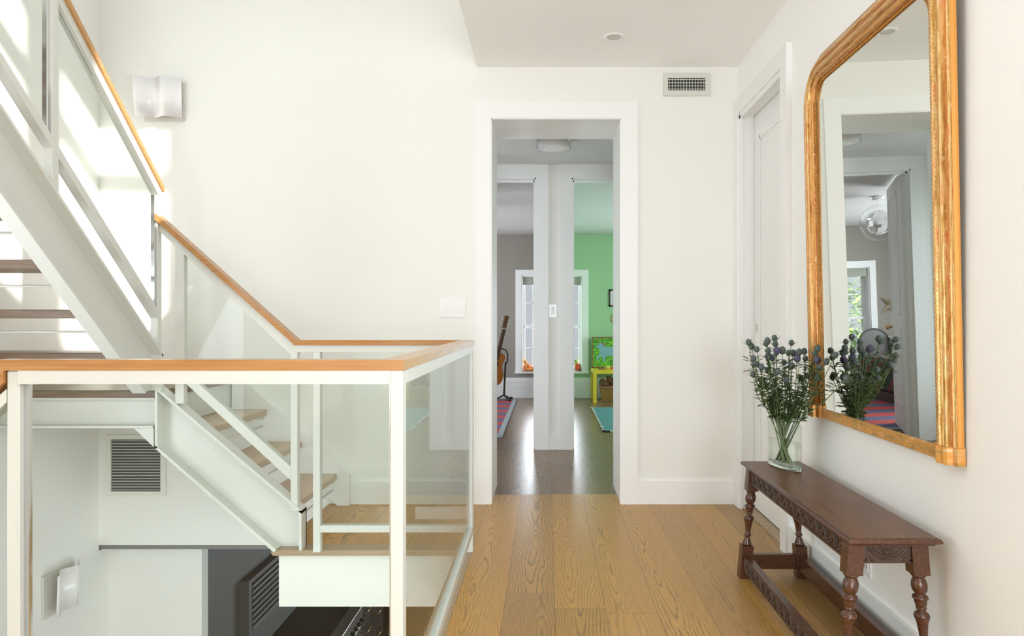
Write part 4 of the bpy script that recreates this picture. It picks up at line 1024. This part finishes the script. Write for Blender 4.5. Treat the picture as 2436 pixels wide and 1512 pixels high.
part('weave', B((0.60, 7.09, 0.001), (2.4, 9.0, 0.012)), rug_mat('teal'), r2)
mb = MB(); n = 38
for i in range(n):
    y = 7.09+(9.0-7.09)*i/n; mb.box((0.575, y, 0.001), (0.60, y+0.05, 0.013), mi=i % 2)
for i in range(36): mb.box((0.60+i*0.05, 7.06, 0.001), (0.65+i*0.05, 7.09, 0.013), mi=i % 2)
part('binding', mb, [mat('rug_black', (0.03, 0.03, 0.03), 0.9), mat('rug_white', (0.7, 0.68, 0.62), 0.9)], r2)

# guitar, neck leaning to the right, on a stand
def gw(px, py, d=9.75): return W(px, py, d)
gt = thing('acoustic_guitar', 'amber topped classical guitar leaning on a black stand by window', 'guitar', (-0.75, 9.75, 0.17))
gmat = wood('amber_spruce_top', (0.50, 0.19, 0.03), (0.42, 0.14, 0.02), 'z', 0.25, 5, 80); gside = mat('dark_rosewood_side', (0.05, 0.028, 0.018), 0.15)
cen = gw(1178, 900); ax = Vector((gw(1206, 790).x-gw(1180, 900).x, 0.09, gw(1206, 790).z-gw(1180, 900).z)).normalized()
sd = Vector((ax.z, 0, -ax.x)).normalized(); 
yaw = math.radians(38); nrm = ax.cross(sd)
sd = (Matrix.Rotation(yaw, 4, ax) @ sd); nrm = ax.cross(sd).normalized()
if nrm.y > 0: nrm = -nrm
outl = [(-0.235, 0.0), (-0.232, 0.06), (-0.215, 0.115), (-0.175, 0.16), (-0.115, 0.184), (-0.05, 0.178), (0.01, 0.148), (0.06, 0.122), (0.10, 0.118), (0.15, 0.132), (0.20, 0.138), (0.235, 0.118), (0.25, 0.07), (0.252, 0.0)]
outl = outl+[(a, -b) for a, b in outl[-2:0:-1]]
bc = gw(1176, 878)
def gp(a, s_, o_): return bc+ax*a+sd*s_+nrm*o_
n = len(outl)
mb = MB(); mb.add([gp(a, s_, 0.0) for a, s_ in outl]+[gp(a, s_, -0.004) for a, s_ in outl], [tuple(range(n)), tuple(range(2*n-1, n-1, -1))]+[(i, (i+1) % n, n+(i+1) % n, n+i) for i in range(n)]); part('soundboard', mb, gmat, gt)
mb = MB(); mb.add([gp(a, s_, -0.004) for a, s_ in outl]+[gp(a, s_, -0.10) for a, s_ in outl], [tuple(range(n)), tuple(range(2*n-1, n-1, -1))]+[(i, (i+1) % n, n+(i+1) % n, n+i) for i in range(n)]); part('body', mb, gside, gt)
mb = MB(); mb.add([gp(0.08+0.045*math.cos(2*PI*k_/24), 0.045*math.sin(2*PI*k_/24), 0.002) for k_ in range(24)], [tuple(range(24))]); mb.build('sound_hole', M['black'], gt)
def gbox(a0, a1, s0, s1, o0, o1, sa=1.0):
    vs = [gp(a, s_*(1 if a == a0 else sa), o_) for a in (a0, a1) for s_ in (s0, s1) for o_ in (o0, o1)]
    return MB().add(vs, [(0, 1, 3, 2), (4, 6, 7, 5), (0, 4, 5, 1), (2, 3, 7, 6), (0, 2, 6, 4), (1, 5, 7, 3)])
part('neck', gbox(0.14, 0.60, -0.03, 0.03, -0.018, 0.008, 0.85), mat('guitar_neck', (0.09, 0.055, 0.03), 0.3), gt)
part('bridge', gbox(-0.11, -0.085, -0.07, 0.07, 0.0, 0.010), gside, gt)
part('nut', gbox(0.597, 0.603, -0.028, 0.028, -0.01, 0.012), M['plastic'], gt)
hd = part('headstock', gbox(0.60, 0.79, -0.032, 0.032, -0.022, -0.002, 1.1), mat('guitar_headstock', (0.16, 0.08, 0.035), 0.3), gt)
for a in (0.64, 0.685, 0.73):
    for s_ in (-1, 1):
        mb = MB(); mb.tube([gp(a, s_*0.035, -0.014), gp(a, s_*0.052, -0.014)], 0.004, 6); mb.ball(gp(a, s_*0.056, -0.014), (0.009, 0.006, 0.009), 8, 6); part('tuning_peg', mb, M['chrome'], hd)
st = thing('guitar_stand', 'black tubular guitar stand with splayed feet on bedroom floor', 'stand', (-0.78, 9.72, 0))
tb = mat('black_tube', (0.06, 0.045, 0.025), 0.35, 0.3)
mb = MB(); h0 = gw(1199, 939, 9.82); mb.tube([h0, gw(1200, 915, 9.88), gw(1202, 880, 9.93), gw(1203, 862, 9.95)], 0.014, 8); part('column', mb, tb, st)
for q in (gw(1218, 947, 10.02), gw(1213, 956, 9.68), gw(1172, 946, 9.85)):
    q = Vector((q.x, q.y, 0.022)); mb = MB(); mb.tube([h0, h0.lerp(q, 0.75)+Vector((0, 0, -0.02)), q], [0.012, 0.012, 0.011], 8); l_ = part('leg', mb, tb, st)
    mb = MB(); mb.tube([h0.lerp(q, 0.86), q], 0.016, 8); part('rubber_foot', mb, M['black'], l_)
mb = MB(); mb.tube([gw(1170, 828, 9.98), gw(1196, 829, 9.98), gw(1204, 833, 9.98), gw(1208, 842, 9.98), gw(1207.5, 858, 9.98), gw(1203, 866, 9.95)], 0.012, 8); part('back_yoke', mb, tb, st)

# seated soft doll on the left window sill
dl = thing('orange_doll', 'orange cloth doll sitting on left window sill', 'doll', W(1252, 883, 10.25))
def dw(px, py, d=10.25): return W(px, py, d)
mb = MB()
mb.ball(dw(1254, 871), (0.045, 0.04, 0.055)); mb.ball(dw(1256, 877), (0.05, 0.04, 0.035))
mb.tube([dw(1249, 868), dw(1246.5, 874), dw(1249, 880, 10.21)], [0.018, 0.015, 0.013], 8); mb.tube([dw(1259, 869, 10.28), dw(1264, 875, 10.28)], [0.016, 0.013], 8)
mb.tube([dw(1256, 880, 10.21), dw(1263, 878, 10.2), dw(1270, 880.5, 10.2)], [0.024, 0.02, 0.016], 8)
mb.tube([dw(1258, 879, 10.29), dw(1266, 873.5, 10.27), dw(1271, 879, 10.26)], [0.024, 0.022, 0.018], 8)
part('body', mb, M['orange'], dl)
part('head', MB().ball(dw(1249, 860), (0.026, 0.026, 0.032)), M['tan'], dl)
part('hair', MB().ball(dw(1249, 858.4, 10.27), (0.029, 0.027, 0.029)), mat('yellow_hair', (0.75, 0.42, 0.08), 0.9), dl)
# bird on the right sill
bd = thing('toy_robin', 'small red and brown toy robin on right window sill', 'toy', W(1374, 883, 10.25))
part('body', MB().ball(W(1373.5, 874, 10.22), (0.040, 0.035, 0.046)).ball(W(1372.5, 867, 10.22), (0.026, 0.024, 0.022)), M['red'], bd)
part('wing', MB().ball(W(1377.5, 872, 10.25), (0.030, 0.034, 0.050)).ball(W(1383, 880, 10.26), (0.026, 0.012, 0.018)), M['brown'], bd)
part('beak', MB().lathe([(0.006, 0), (0.0005, 0.018)], (0, 0, 0), 8, M4=Matrix.Translation(W(1368.8, 866.5, 10.2)) @ Matrix.Rotation(-PI/2, 4, 'Y')), M['yellow'], bd)
# patterned roman shades
def shade_mat():
    m = mat('patterned_shade', (0.5, 0.5, 0.45), 0.8); nt, ns, lk, b = nodes(m)
    tc = N(nt, 'ShaderNodeTexCoord'); sx = N(nt, 'ShaderNodeSeparateXYZ'); lk.new(tc.outputs['Object'], sx.inputs[0])
    a = math_(nt, 'PINGPONG', sx.outputs[0], 0.02); f = math_(nt, 'FRACT', math_(nt, 'DIVIDE', math_(nt, 'ADD', sx.outputs[2], a), 0.026))
    lk.new(ramp(nt, f, [(0.0, (0.16, 0.17, 0.13)), (0.42, (0.16, 0.17, 0.13)), (0.5, (0.62, 0.62, 0.55)), (0.95, (0.62, 0.62, 0.55))]), b.inputs['Base Color']); return m
smat = shade_mat()
for key, lab in (('a', 'grey patterned roman shade rolled at top of left bedroom window'), ('b', 'grey patterned roman shade rolled at top of playroom window with robin'), ('c', 'grey patterned roman shade in bedroom window seen in mirror')):
    a, b = wins[key]; mb = MB()
    for q in range(3): mb.box((a+0.016, RY+0.035+0.006*q, WT-0.135+0.03*q), (b-0.016, RY+0.06+0.004*q, WT-0.014))
    o = mb.build('roman_shade', smat); fixn(o); tag(o, lab, 'window shade', 'roman shades')

# bedroom left: bed, desk, chair, star, globe lamp (mirror view)
bed = thing('bed', 'bed with dark striped blanket in bedroom seen in mirror', 'bed', (-2.3, 8.6, 0))
part('mattress', B((-3.2, 7.75, 0.25), (-1.9, 9.25, 0.50), bev=0.04), M['trim'], bed)
bm_ = mat('dark_plaid_blanket', (0.05, 0.07, 0.05), 0.9); nt_, ns_, lk_, b_ = nodes(bm_); tc_ = N(nt_, 'ShaderNodeTexCoord'); sx_ = N(nt_, 'ShaderNodeSeparateXYZ'); lk_.new(tc_.outputs['Object'], sx_.inputs[0])
lk_.new(ramp(nt_, math_(nt_, 'FRACT', math_(nt_, 'MULTIPLY', math_(nt_, 'ADD', sx_.outputs[2], sx_.outputs[1]), 4.0)), [(0.0, (0.03, 0.06, 0.04)), (0.5, (0.04, 0.07, 0.05)), (0.55, (0.20, 0.05, 0.04)), (0.8, (0.16, 0.05, 0.05)), (0.85, (0.06, 0.08, 0.08))]), b_.inputs['Base Color'])
part('blanket', B((-3.22, 7.73, 0.12), (-1.86, 9.27, 0.56), bev=0.05), bm_, bed)
part('base', B((-3.2, 7.75, 0.013), (-1.9, 9.25, 0.25)), M['kdark'], bed)
dk = thing('desk', 'white desk against grey bedroom wall seen in mirror', 'desk', (-2.9, 9.9, 0))
part('desk_top', B((-3.28, 9.65, 0.74), (-2.6, 10.18, 0.78), bev=0.004), M['trim'], dk)
for x in (-3.24, -2.66):
    for y in (9.70, 10.13): part('leg', B((x-0.02, y-0.02, 0), (x+0.02, y+0.02, 0.74)), M['trim'], dk)
ch = thing('desk_chair', 'dark rounded desk chair by bedroom window seen in mirror', 'chair', (-2.35, 9.75, 0))
part('seat', B((-2.58, 9.5, 0.43), (-2.15, 9.9, 0.47), bev=0.015), M['kdark'], ch)
mb = MB(); pts = [(-2.37+0.22*math.cos(PI*j/10), 9.9, 0.70+0.20*math.sin(PI*j/10)) for j in range(11)]
mb.tube([(-2.15, 9.88, 0.46)]+pts+[(-2.59, 9.88, 0.46)], 0.014, 8)
mb.prism([(-2.57, 0.5)]+[(p[0], p[2]) for p in pts[::-1]]+[(-2.17, 0.5)], 'y', 9.895, 9.905); part('backrest', mb, M['kdark'], ch)
for x in (-2.55, -2.18):
    for y in (9.53, 9.87): part('leg', MB().tube([(x, y, 0), (x, y, 0.44)], 0.014, 8), M['kdark'], ch)
mb = MB(); cs = Vector((-2.80, RY-0.06, 1.24))
for k_ in range(5):
    a = PI/2+2*PI*k_/5+0.3; tip = cs+Vector((0.2*math.cos(a), 0.05, 0.2*math.sin(a)))
    l_ = cs+Vector((0.07*math.cos(a+PI/5), 0.05, 0.07*math.sin(a+PI/5))); r_ = cs+Vector((0.07*math.cos(a-PI/5), 0.05, 0.07*math.sin(a-PI/5)))
    mb.add([cs, l_, tip, r_], [(0, 1, 2), (0, 2, 3)])
    mb.add([cs+Vector((0, 0.055, 0)), l_, tip, r_], [(0, 2, 1), (0, 3, 2)])
o = mb.build('star_ornament', mat('pale_brass_star', (0.5, 0.42, 0.28), 0.35, 0.6)); tag(o, 'faceted metal star ornament on grey bedroom wall seen in mirror', 'ornament')
pl = thing('globe_pendant', 'clear glass globe pendant with white facets in bedroom seen in mirror', 'pendant lamp', (-1.38, 7.6, 2.2))
gc = Vector((-1.38, 7.6, 2.15))
part('canopy', MB().lathe([(0.06, 0), (0.06, 0.03), (0.02, 0.03)], (gc.x, gc.y, RC-0.03), 24), M['opal'], pl)
part('cord', MB().tube([gc+Vector((0, 0, 0.2)), gc+Vector((0, 0, RC-2.15-0.02))], 0.005, 6), M['plastic'], pl)
part('globe', MB().ball(gc, 0.20, 32, 20), M['pane'], pl)
mb = MB()
for i in range(5):
    for j in range(10):
        phi = -PI/2+PI*(i+0.5)/5; a = 2*PI*(j+0.5*(i % 2))/10
        if (i+j) % 2: continue
        n_v = Vector((math.cos(phi)*math.cos(a), math.cos(phi)*math.sin(a), math.sin(phi))); cc = gc+n_v*0.125
        e1 = Vector((-math.sin(a), math.cos(a), 0)); e2 = n_v.cross(e1)
        q_ = [cc+e1*0.035+e2*0.035, cc-e1*0.035+e2*0.035, cc-e1*0.035-e2*0.035, cc+e1*0.035-e2*0.035]
        mb.add(q_+[p+n_v*0.003 for p in q_], [(0, 1, 2, 3), (7, 6, 5, 4), (0, 4, 5, 1), (1, 5, 6, 2), (2, 6, 7, 3), (3, 7, 4, 0)])
part('facet_panels', mb, M['opal'], pl)

# ------------------------------------------------------------------ playroom right: table, picture, toys, basket, frames
tbx0, tby0, tby1 = 0.645, 9.60, 10.14
tl = thing('side_table', 'square yellow side table in green playroom', 'table', (0.92, 9.87, 0))
part('table_top', B((tbx0-0.004, tby0, 0.405), (tbx0+0.546, tby1, 0.455), bev=0.002), M['yellow'], tl)
for x in (tbx0, tbx0+0.492):
    for y in (tby0, tby1-0.05): part('leg', B((x, y, 0), (x+0.05, y+0.05, 0.405)), M['yellow'], tl)
def seq_mat():
    m = mat('green_sequins', (0.1, 0.4, 0.03), 0.4); nt, ns, lk, b = nodes(m)
    tc = N(nt, 'ShaderNodeTexCoord'); v = N(nt, 'ShaderNodeTexVoronoi'); v.inputs['Scale'].default_value = 75; lk.new(tc.outputs['Object'], v.inputs['Vector'])
    lk.new(ramp(nt, v.outputs['Color'], [(0.2, (0.03, 0.13, 0.01)), (0.5, (0.10, 0.42, 0.02)), (0.8, (0.28, 0.72, 0.05))]), b.inputs['Base Color']); return m
py_ = 10.10
pc = thing('unicorn_picture', 'green sequined picture of a pale blue unicorn standing on yellow table', 'picture', (0.9, py_, 0.456))
a = W(1408, 801.5, py_); bb_ = W(1480, 872, py_); zb0 = 0.457
mb = MB(); x0_, x1_ = a.x, a.x+0.50; z1_ = a.z
for p, q in (((x0_, zb0), (x1_, zb0+0.014)), ((x0_, z1_-0.014), (x1_, z1_)), ((x0_, zb0), (x0_+0.014, z1_)), ((x1_-0.014, zb0), (x1_, z1_))): mb.box((p[0], py_-0.018, p[1]), (q[0], py_+0.01, q[1]))
part('frame', mb, mat('red_brown_wood_frame', (0.28, 0.09, 0.035), 0.4), pc)
part('sequin_field', B((x0_+0.012, py_-0.006, zb0+0.012), (x1_-0.012, py_+0.005, z1_-0.012)), seq_mat(), pc)
uni = [(1421, 822), (1424, 818), (1427, 815), (1431, 816), (1436, 820), (1441, 824), (1446, 825.5), (1462, 825), (1476, 828), (1482, 836), (1480, 850), (1478, 862), (1474, 862), (1473, 850), (1466, 846), (1452, 846), (1442, 846), (1440, 852), (1439.5, 860), (1434.5, 861), (1434, 853), (1431, 846), (1427, 848), (1424, 851), (1425, 856), (1421, 857), (1419.5, 851), (1423, 845), (1426, 840), (1426.5, 832), (1423, 827), (1418, 827), (1416.5, 825)]
mb = MB(); up = [W(x, y, py_-0.008) for x, y in uni]; n = len(up)
mb.add([p for p in up]+[p+Vector((0, -0.004, 0)) for p in up], [tuple(range(n)), tuple(range(2*n-1, n-1, -1))]+[(i, (i+1) % n, n+(i+1) % n, n+i) for i in range(n)])
part('unicorn_shape', mb, mat('pale_blue_felt', (0.22, 0.42, 0.50), 0.8), pc)
mb = MB(); q_ = [W(x, y, py_-0.013) for x, y in ((1430, 815.5), (1434, 814), (1439, 818), (1441, 824), (1437, 822), (1433, 818))]; mb.add(q_, [tuple(range(6))])
q_ = [W(x, y, py_-0.013) for x, y in ((1424, 816), (1427, 815), (1421.5, 808.5))]; mb.add(q_, [(0, 1, 2)]); mb.build('mane_and_horn', M['brown'], pc)
# toys on the table
ty = thing('toy_hat', 'small yellow toy cap on yellow table before picture', 'toy', W(1446, 878, 9.85))
zt0 = 0.457; c0 = W(1445, 878, 9.85); c0.z = zt0
part('crown', MB().lathe([(0.045, 0.004), (0.044, 0.02), (0.036, 0.045), (0.018, 0.055), (0.004, 0.057)], c0, 20), mat('lime_cap', (0.55, 0.55, 0.08), 0.7), ty)
part('brim', MB().lathe([(0.06, 0.0), (0.062, 0.004), (0.045, 0.008)], c0, 20), M['orange'], ty)
c1 = W(1431, 879, 9.8); c1.z = zt0
o = MB().lathe([(0.05, 0.0), (0.055, 0.008), (0.03, 0.014), (0.01, 0.018)], c1, 16).build('toy_plate', M['brown']); tag(o, 'little brown toy dish left of yellow cap on table', 'toy')
c2 = W(1458, 878, 9.85); c2.z = zt0
o = B((c2.x-0.03, c2.y-0.03, zt0), (c2.x+0.06, c2.y+0.03, zt0+0.03), bev=0.006).build('toy_block', M['red']); fixn(o); tag(o, 'red toy block right of yellow cap on table', 'toy')
# basket
bk = thing('wicker_basket', 'golden wicker basket of stuffed toys beneath yellow table', 'basket', (0.93, 9.92, 0))
def wick():
    m = mat('wicker', (0.55, 0.32, 0.10), 0.7); nt, ns, lk, b = nodes(m)
    tc = N(nt, 'ShaderNodeTexCoord'); sx = N(nt, 'ShaderNodeSeparateXYZ'); lk.new(tc.outputs['Object'], sx.inputs[0])
    a = math_(nt, 'SINE', math_(nt, 'MULTIPLY', sx.outputs[0], 190)); c = math_(nt, 'SINE', math_(nt, 'MULTIPLY', sx.outputs[2], 330))
    f = math_(nt, 'MULTIPLY', a, c)
    lk.new(ramp(nt, math_(nt, 'ADD', 0.5, math_(nt, 'MULTIPLY', f, 0.5)), [(0.2, (0.28, 0.14, 0.04)), (0.7, (0.70, 0.44, 0.15))]), b.inputs['Base Color'])
    bp = N(nt, 'ShaderNodeBump'); bp.inputs['Distance'].default_value = 0.006; lk.new(f, bp.inputs['Height']); lk.new(bp.outputs[0], b.inputs['Normal']); return m
bxa, bxb, bya, byb = 0.765, 1.10, 9.80, 10.05
mb = MB(); vs = []
for z, e in ((0.0, 0.03), (0.19, 0.0), (0.19, 0.015), (0.02, 0.04)):
    vs += [(bxa+e, bya+e, z), (bxb-e, bya+e, z), (bxb-e, byb-e, z), (bxa+e, byb-e, z)]
fs = [(3, 2, 1, 0), (12, 13, 14, 15)]+[(i*4+k_, i*4+(k_+1) % 4, (i+1)*4+(k_+1) % 4, (i+1)*4+k_) for i in range(3) for k_ in range(4)]
mb.add(vs, fs); part('woven_body', mb, wick(), bk)
mb = MB()
for p, q in (((bxa, bya), (bxb, bya)), ((bxb, bya), (bxb, byb)), ((bxb, byb), (bxa, byb)), ((bxa, byb), (bxa, bya))): mb.tube([(p[0], p[1], 0.195), (q[0], q[1], 0.195)], 0.014, 8)
part('rim', mb, mat('pinkish_rim', (0.55, 0.30, 0.18), 0.7), bk)
for (x, y, z, r, m_k, nm, lab) in ((0.83, 9.9, 0.245, 0.065, 'brown', 'stuffed_toy', 'brown stuffed toy at left of wicker basket'), (0.93, 9.95, 0.27, 0.075, 'brown', 'stuffed_toy', 'brown stuffed toy heaped in middle of wicker basket'), (1.03, 9.9, 0.25, 0.07, 'brown', 'stuffed_toy', 'brown stuffed toy at right of wicker basket'), (0.79, 10.0, 0.24, 0.035, 'teal', 'stuffed_toy', 'small teal stuffed toy at far left of basket')):
    t = thing(nm, lab, 'stuffed toy', (x, y, z-r))
    part('body', MB().ball((x, y, z), (r, r*0.8, r*0.75), 14, 10), M[m_k], t)
    part('head', MB().ball((x-r*0.5, y-r*0.4, z+r*0.55), r*0.5, 12, 8).ball((x-r*0.85, y-r*0.4, z+r*0.95), r*0.17, 8, 6).ball((x-r*0.15, y-r*0.4, z+r*0.98), r*0.17, 8, 6), M[m_k], t)
    part('arm', MB().tube([(x-r*0.6, y-r*0.3, z+r*0.1), (x-r*1.1, y-r*0.6, z-r*0.1)], [r*0.28, r*0.2], 8), M[m_k], t)
# framed picture and hoop on the green wall
pf = thing('picture_frame', 'small dark framed picture with white mat on green wall', 'picture', (1.05, RY, 1.4))
a = W(1448.5, 688, RY); b = W(1487, 729, RY); mb = MB()
for p, q in (((a.x, b.z), (b.x, b.z+0.022)), ((a.x, a.z-0.022), (b.x, a.z)), ((a.x, b.z), (a.x+0.022, a.z)), ((b.x-0.022, b.z), (b.x, a.z))): mb.box((p[0], RY-0.02, p[1]), (q[0], RY, q[1]))
part('frame', mb, mat('dark_brown_frame', (0.06, 0.03, 0.02), 0.3), pf)
part('mat_board', B((a.x+0.02, RY-0.006, b.z+0.02), (b.x-0.02, RY-0.001, a.z-0.02)), M['plastic'], pf)
part('print', B((a.x+0.055, RY-0.007, b.z+0.055), (b.x-0.055, RY-0.0055, a.z-0.055)), mat('grey_print', (0.25, 0.24, 0.20), 0.6), pf)
hc = W(1466, 757.5, RY-0.012)
hp_ = thing('round_wall_plaque', 'cream round woven plaque on green wall beneath framed picture', 'ornament', (hc.x, RY, hc.z))
Mh = Matrix.Translation(hc) @ Matrix.Rotation(PI/2, 4, 'X')
part('disc', MB().lathe([(0.08, -0.008), (0.085, 0.0), (0.07, 0.006), (0.01, 0.004)], (0, 0, 0), 32, M4=Mh), mat('cream_straw', (0.62, 0.52, 0.30), 0.7), hp_)
mb = MB()
for k_ in range(16):
    a = 2*PI*k_/16; mb.ball(hc+Vector((0.062*math.cos(a), -0.008, 0.062*math.sin(a))), (0.006, 0.003, 0.009), 6, 4)
part('stitching', mb, mat('olive_thread', (0.30, 0.26, 0.10), 0.8), hp_)
# strike plates on the door edges facing each other
for x, lab in ((LD[1]-0.0125, 'small brass strike plate on left edge of pier'), (RD[0]+0.0125, 'small brass strike plate on right edge of pier')):
    o = B((x-0.0015, 6.135, 1.0), (x+0.0015, 6.165, 1.075)).build('strike_plate', M['brass']); fixn(o); tag(o, lab, 'door hardware')

# ------------------------------------------------------------------ kitchen below
mb = MB(); mb.box((-3.0, 4.48, -3.05), (-2.86, 10.5, -0.29)); struct('wall_kitchen_left', mb, M['kwall'])
mb = holed(10.35, 10.5, -3.0, 3.4, -3.05, -0.29, [(-0.9, 1.3, -2.5, -0.8)]); struct('wall_kitchen_back', mb, M['kwall'])
mb = MB(); mb.box((3.3, 4.4, -3.05), (3.4, 10.5, -0.29)); struct('wall_kitchen_right', mb, M['kwall'])
KX = -2.15; KZ = -3.05
def cab(y0, y1, label, handles):
    t = thing('base_cabinet', label, 'cabinet', (-2.5, (y0+y1)/2, KZ))
    part('body', B((-2.84, y0, KZ+0.1), (KX-0.02, y1, KZ+0.88)), M['kdark'], t)
    for (za, zb_) in ((0.12, 0.40), (0.41, 0.66), (0.67, 0.875)):
        d_ = part('drawer', B((KX-0.02, y0+0.004, KZ+za), (KX, y1-0.004, KZ+zb_), bev=0.003), M['kdark'], t)
        yc = (y0+y1)/2; zc = KZ+(za+zb_)/2
        mb = MB(); mb.tube([(KX, yc-0.1, zc), (KX+0.035, yc-0.1, zc), (KX+0.035, yc+0.1, zc), (KX, yc+0.1, zc)], 0.007, 6); part('pull', mb, M['brass'], d_)
cab(7.86, 8.35, 'dark kitchen drawer cabinet with brass pulls right behind the range', 1)
cab(8.36, 8.95, 'dark kitchen drawer cabinet with brass pulls farthest from the stairs', 1)
cab(6.2, 6.88, 'dark kitchen drawer cabinet with brass pulls before the range', 1)
o = B((-2.85, 7.86, KZ+0.88), (KX+0.02, 8.97, KZ+0.92), bev=0.003).build('counter_top', M['kstone']); fixn(o); tag(o, 'black stone counter beyond the kitchen range', 'counter')
o = B((-2.85, 6.18, KZ+0.88), (KX+0.02, 6.88, KZ+0.92), bev=0.003).build('counter_top', M['kstone']); fixn(o); tag(o, 'black stone counter on near side of range', 'counter')
rg = thing('kitchen_range', 'stainless kitchen range with black knobs seen below through railing', 'stove', (-2.45, 7.37, KZ))
part('body', B((-2.84, 6.89, KZ+0.05), (KX-0.01, 7.85, KZ+0.86)), M['stainless'], rg)
part('cooktop', B((-2.84, 6.89, KZ+0.86), (KX-0.10, 7.85, KZ+0.935)), M['knob'], rg)
part('front_ledge', B((KX-0.10, 6.89, KZ+0.86), (KX+0.03, 7.85, KZ+0.94), bev=0.004), M['stainless'], rg)
part('control_panel', B((KX-0.01, 6.89, KZ+0.74), (KX+0.025, 7.85, KZ+0.86)), M['stainless'], rg)
for i in range(8):
    y = 6.97+i*0.115; mb = MB(); mb.lathe([(0.028, 0), (0.026, 0.03), (0.018, 0.034), (0.004, 0.034)], (0, 0, 0), 14, M4=Matrix.Translation((KX+0.025, y, KZ+0.80)) @ Matrix.Rotation(PI/2, 4, 'Y')); part('knob', mb, M['knob'], rg)
part('oven_door', B((KX-0.01, 6.92, KZ+0.2), (KX+0.02, 7.82, KZ+0.72), bev=0.004), M['stainless'], rg)
mb = MB(); mb.tube([(KX+0.02, 6.98, KZ+0.67), (KX+0.075, 6.98, KZ+0.67), (KX+0.075, 7.76, KZ+0.67), (KX+0.02, 7.76, KZ+0.67)], 0.012, 8); part('oven_handle', mb, M['chrome'], rg)
lv = thing('louvered_panel', 'grey louvered panel on kitchen wall seen below through railing', 'louver panel', (-2.8, 6.9, -1.7))
part('backing', B((-2.86, 6.40, -1.78), (-2.792, 7.56, -1.30)), M['darkgray'], lv)
mb = MB()
for a_, b_ in (((6.35, -1.80), (7.6, -1.76)), ((6.35, -1.31), (7.6, -1.27)), ((6.35, -1.76), (6.41, -1.31)), ((7.55, -1.76), (7.6, -1.31))): mb.box((-2.86, a_[0], a_[1]), (-2.775, b_[0], b_[1]))
part('frame', mb, M['kwall'], lv)
for i in range(8):
    part('louver', B((-2.79, 6.42, -1.75+i*0.056), (-2.765, 7.55, -1.725+i*0.056)), M['louver_grey'], lv)

# ------------------------------------------------------------------ garden outside the bedroom window
for (tx, ty, tz, rr_, lab) in ((-4.6, 13.6, 0.9, 1.3, 'bright green garden tree outside bedroom window seen in mirror'), (0.5, 15.5, -0.6, 0.9, 'pale green garden shrub beyond the two narrow windows')):
    tr_ = thing('garden_tree', lab, 'tree', (tx, ty, -3.0))
    part('trunk', MB().tube([(tx, ty, -3.0), (tx+0.05, ty, tz)], [0.12, 0.06], 8), M['brown'], tr_)
    mb = MB()
    for q in range(900):
        v = Vector((random.gauss(0, 1), random.gauss(0, 1), random.gauss(0, 1))).normalized()*rr_*random.random()**0.4
        frond(mb, Vector((tx, ty, tz))+v, Vector((random.uniform(-1, 1), random.uniform(-1, 1), random.uniform(-0.5, 1))), 0.22, 0.06)
    mb.build('foliage', M['garden_leaf'], tr_)
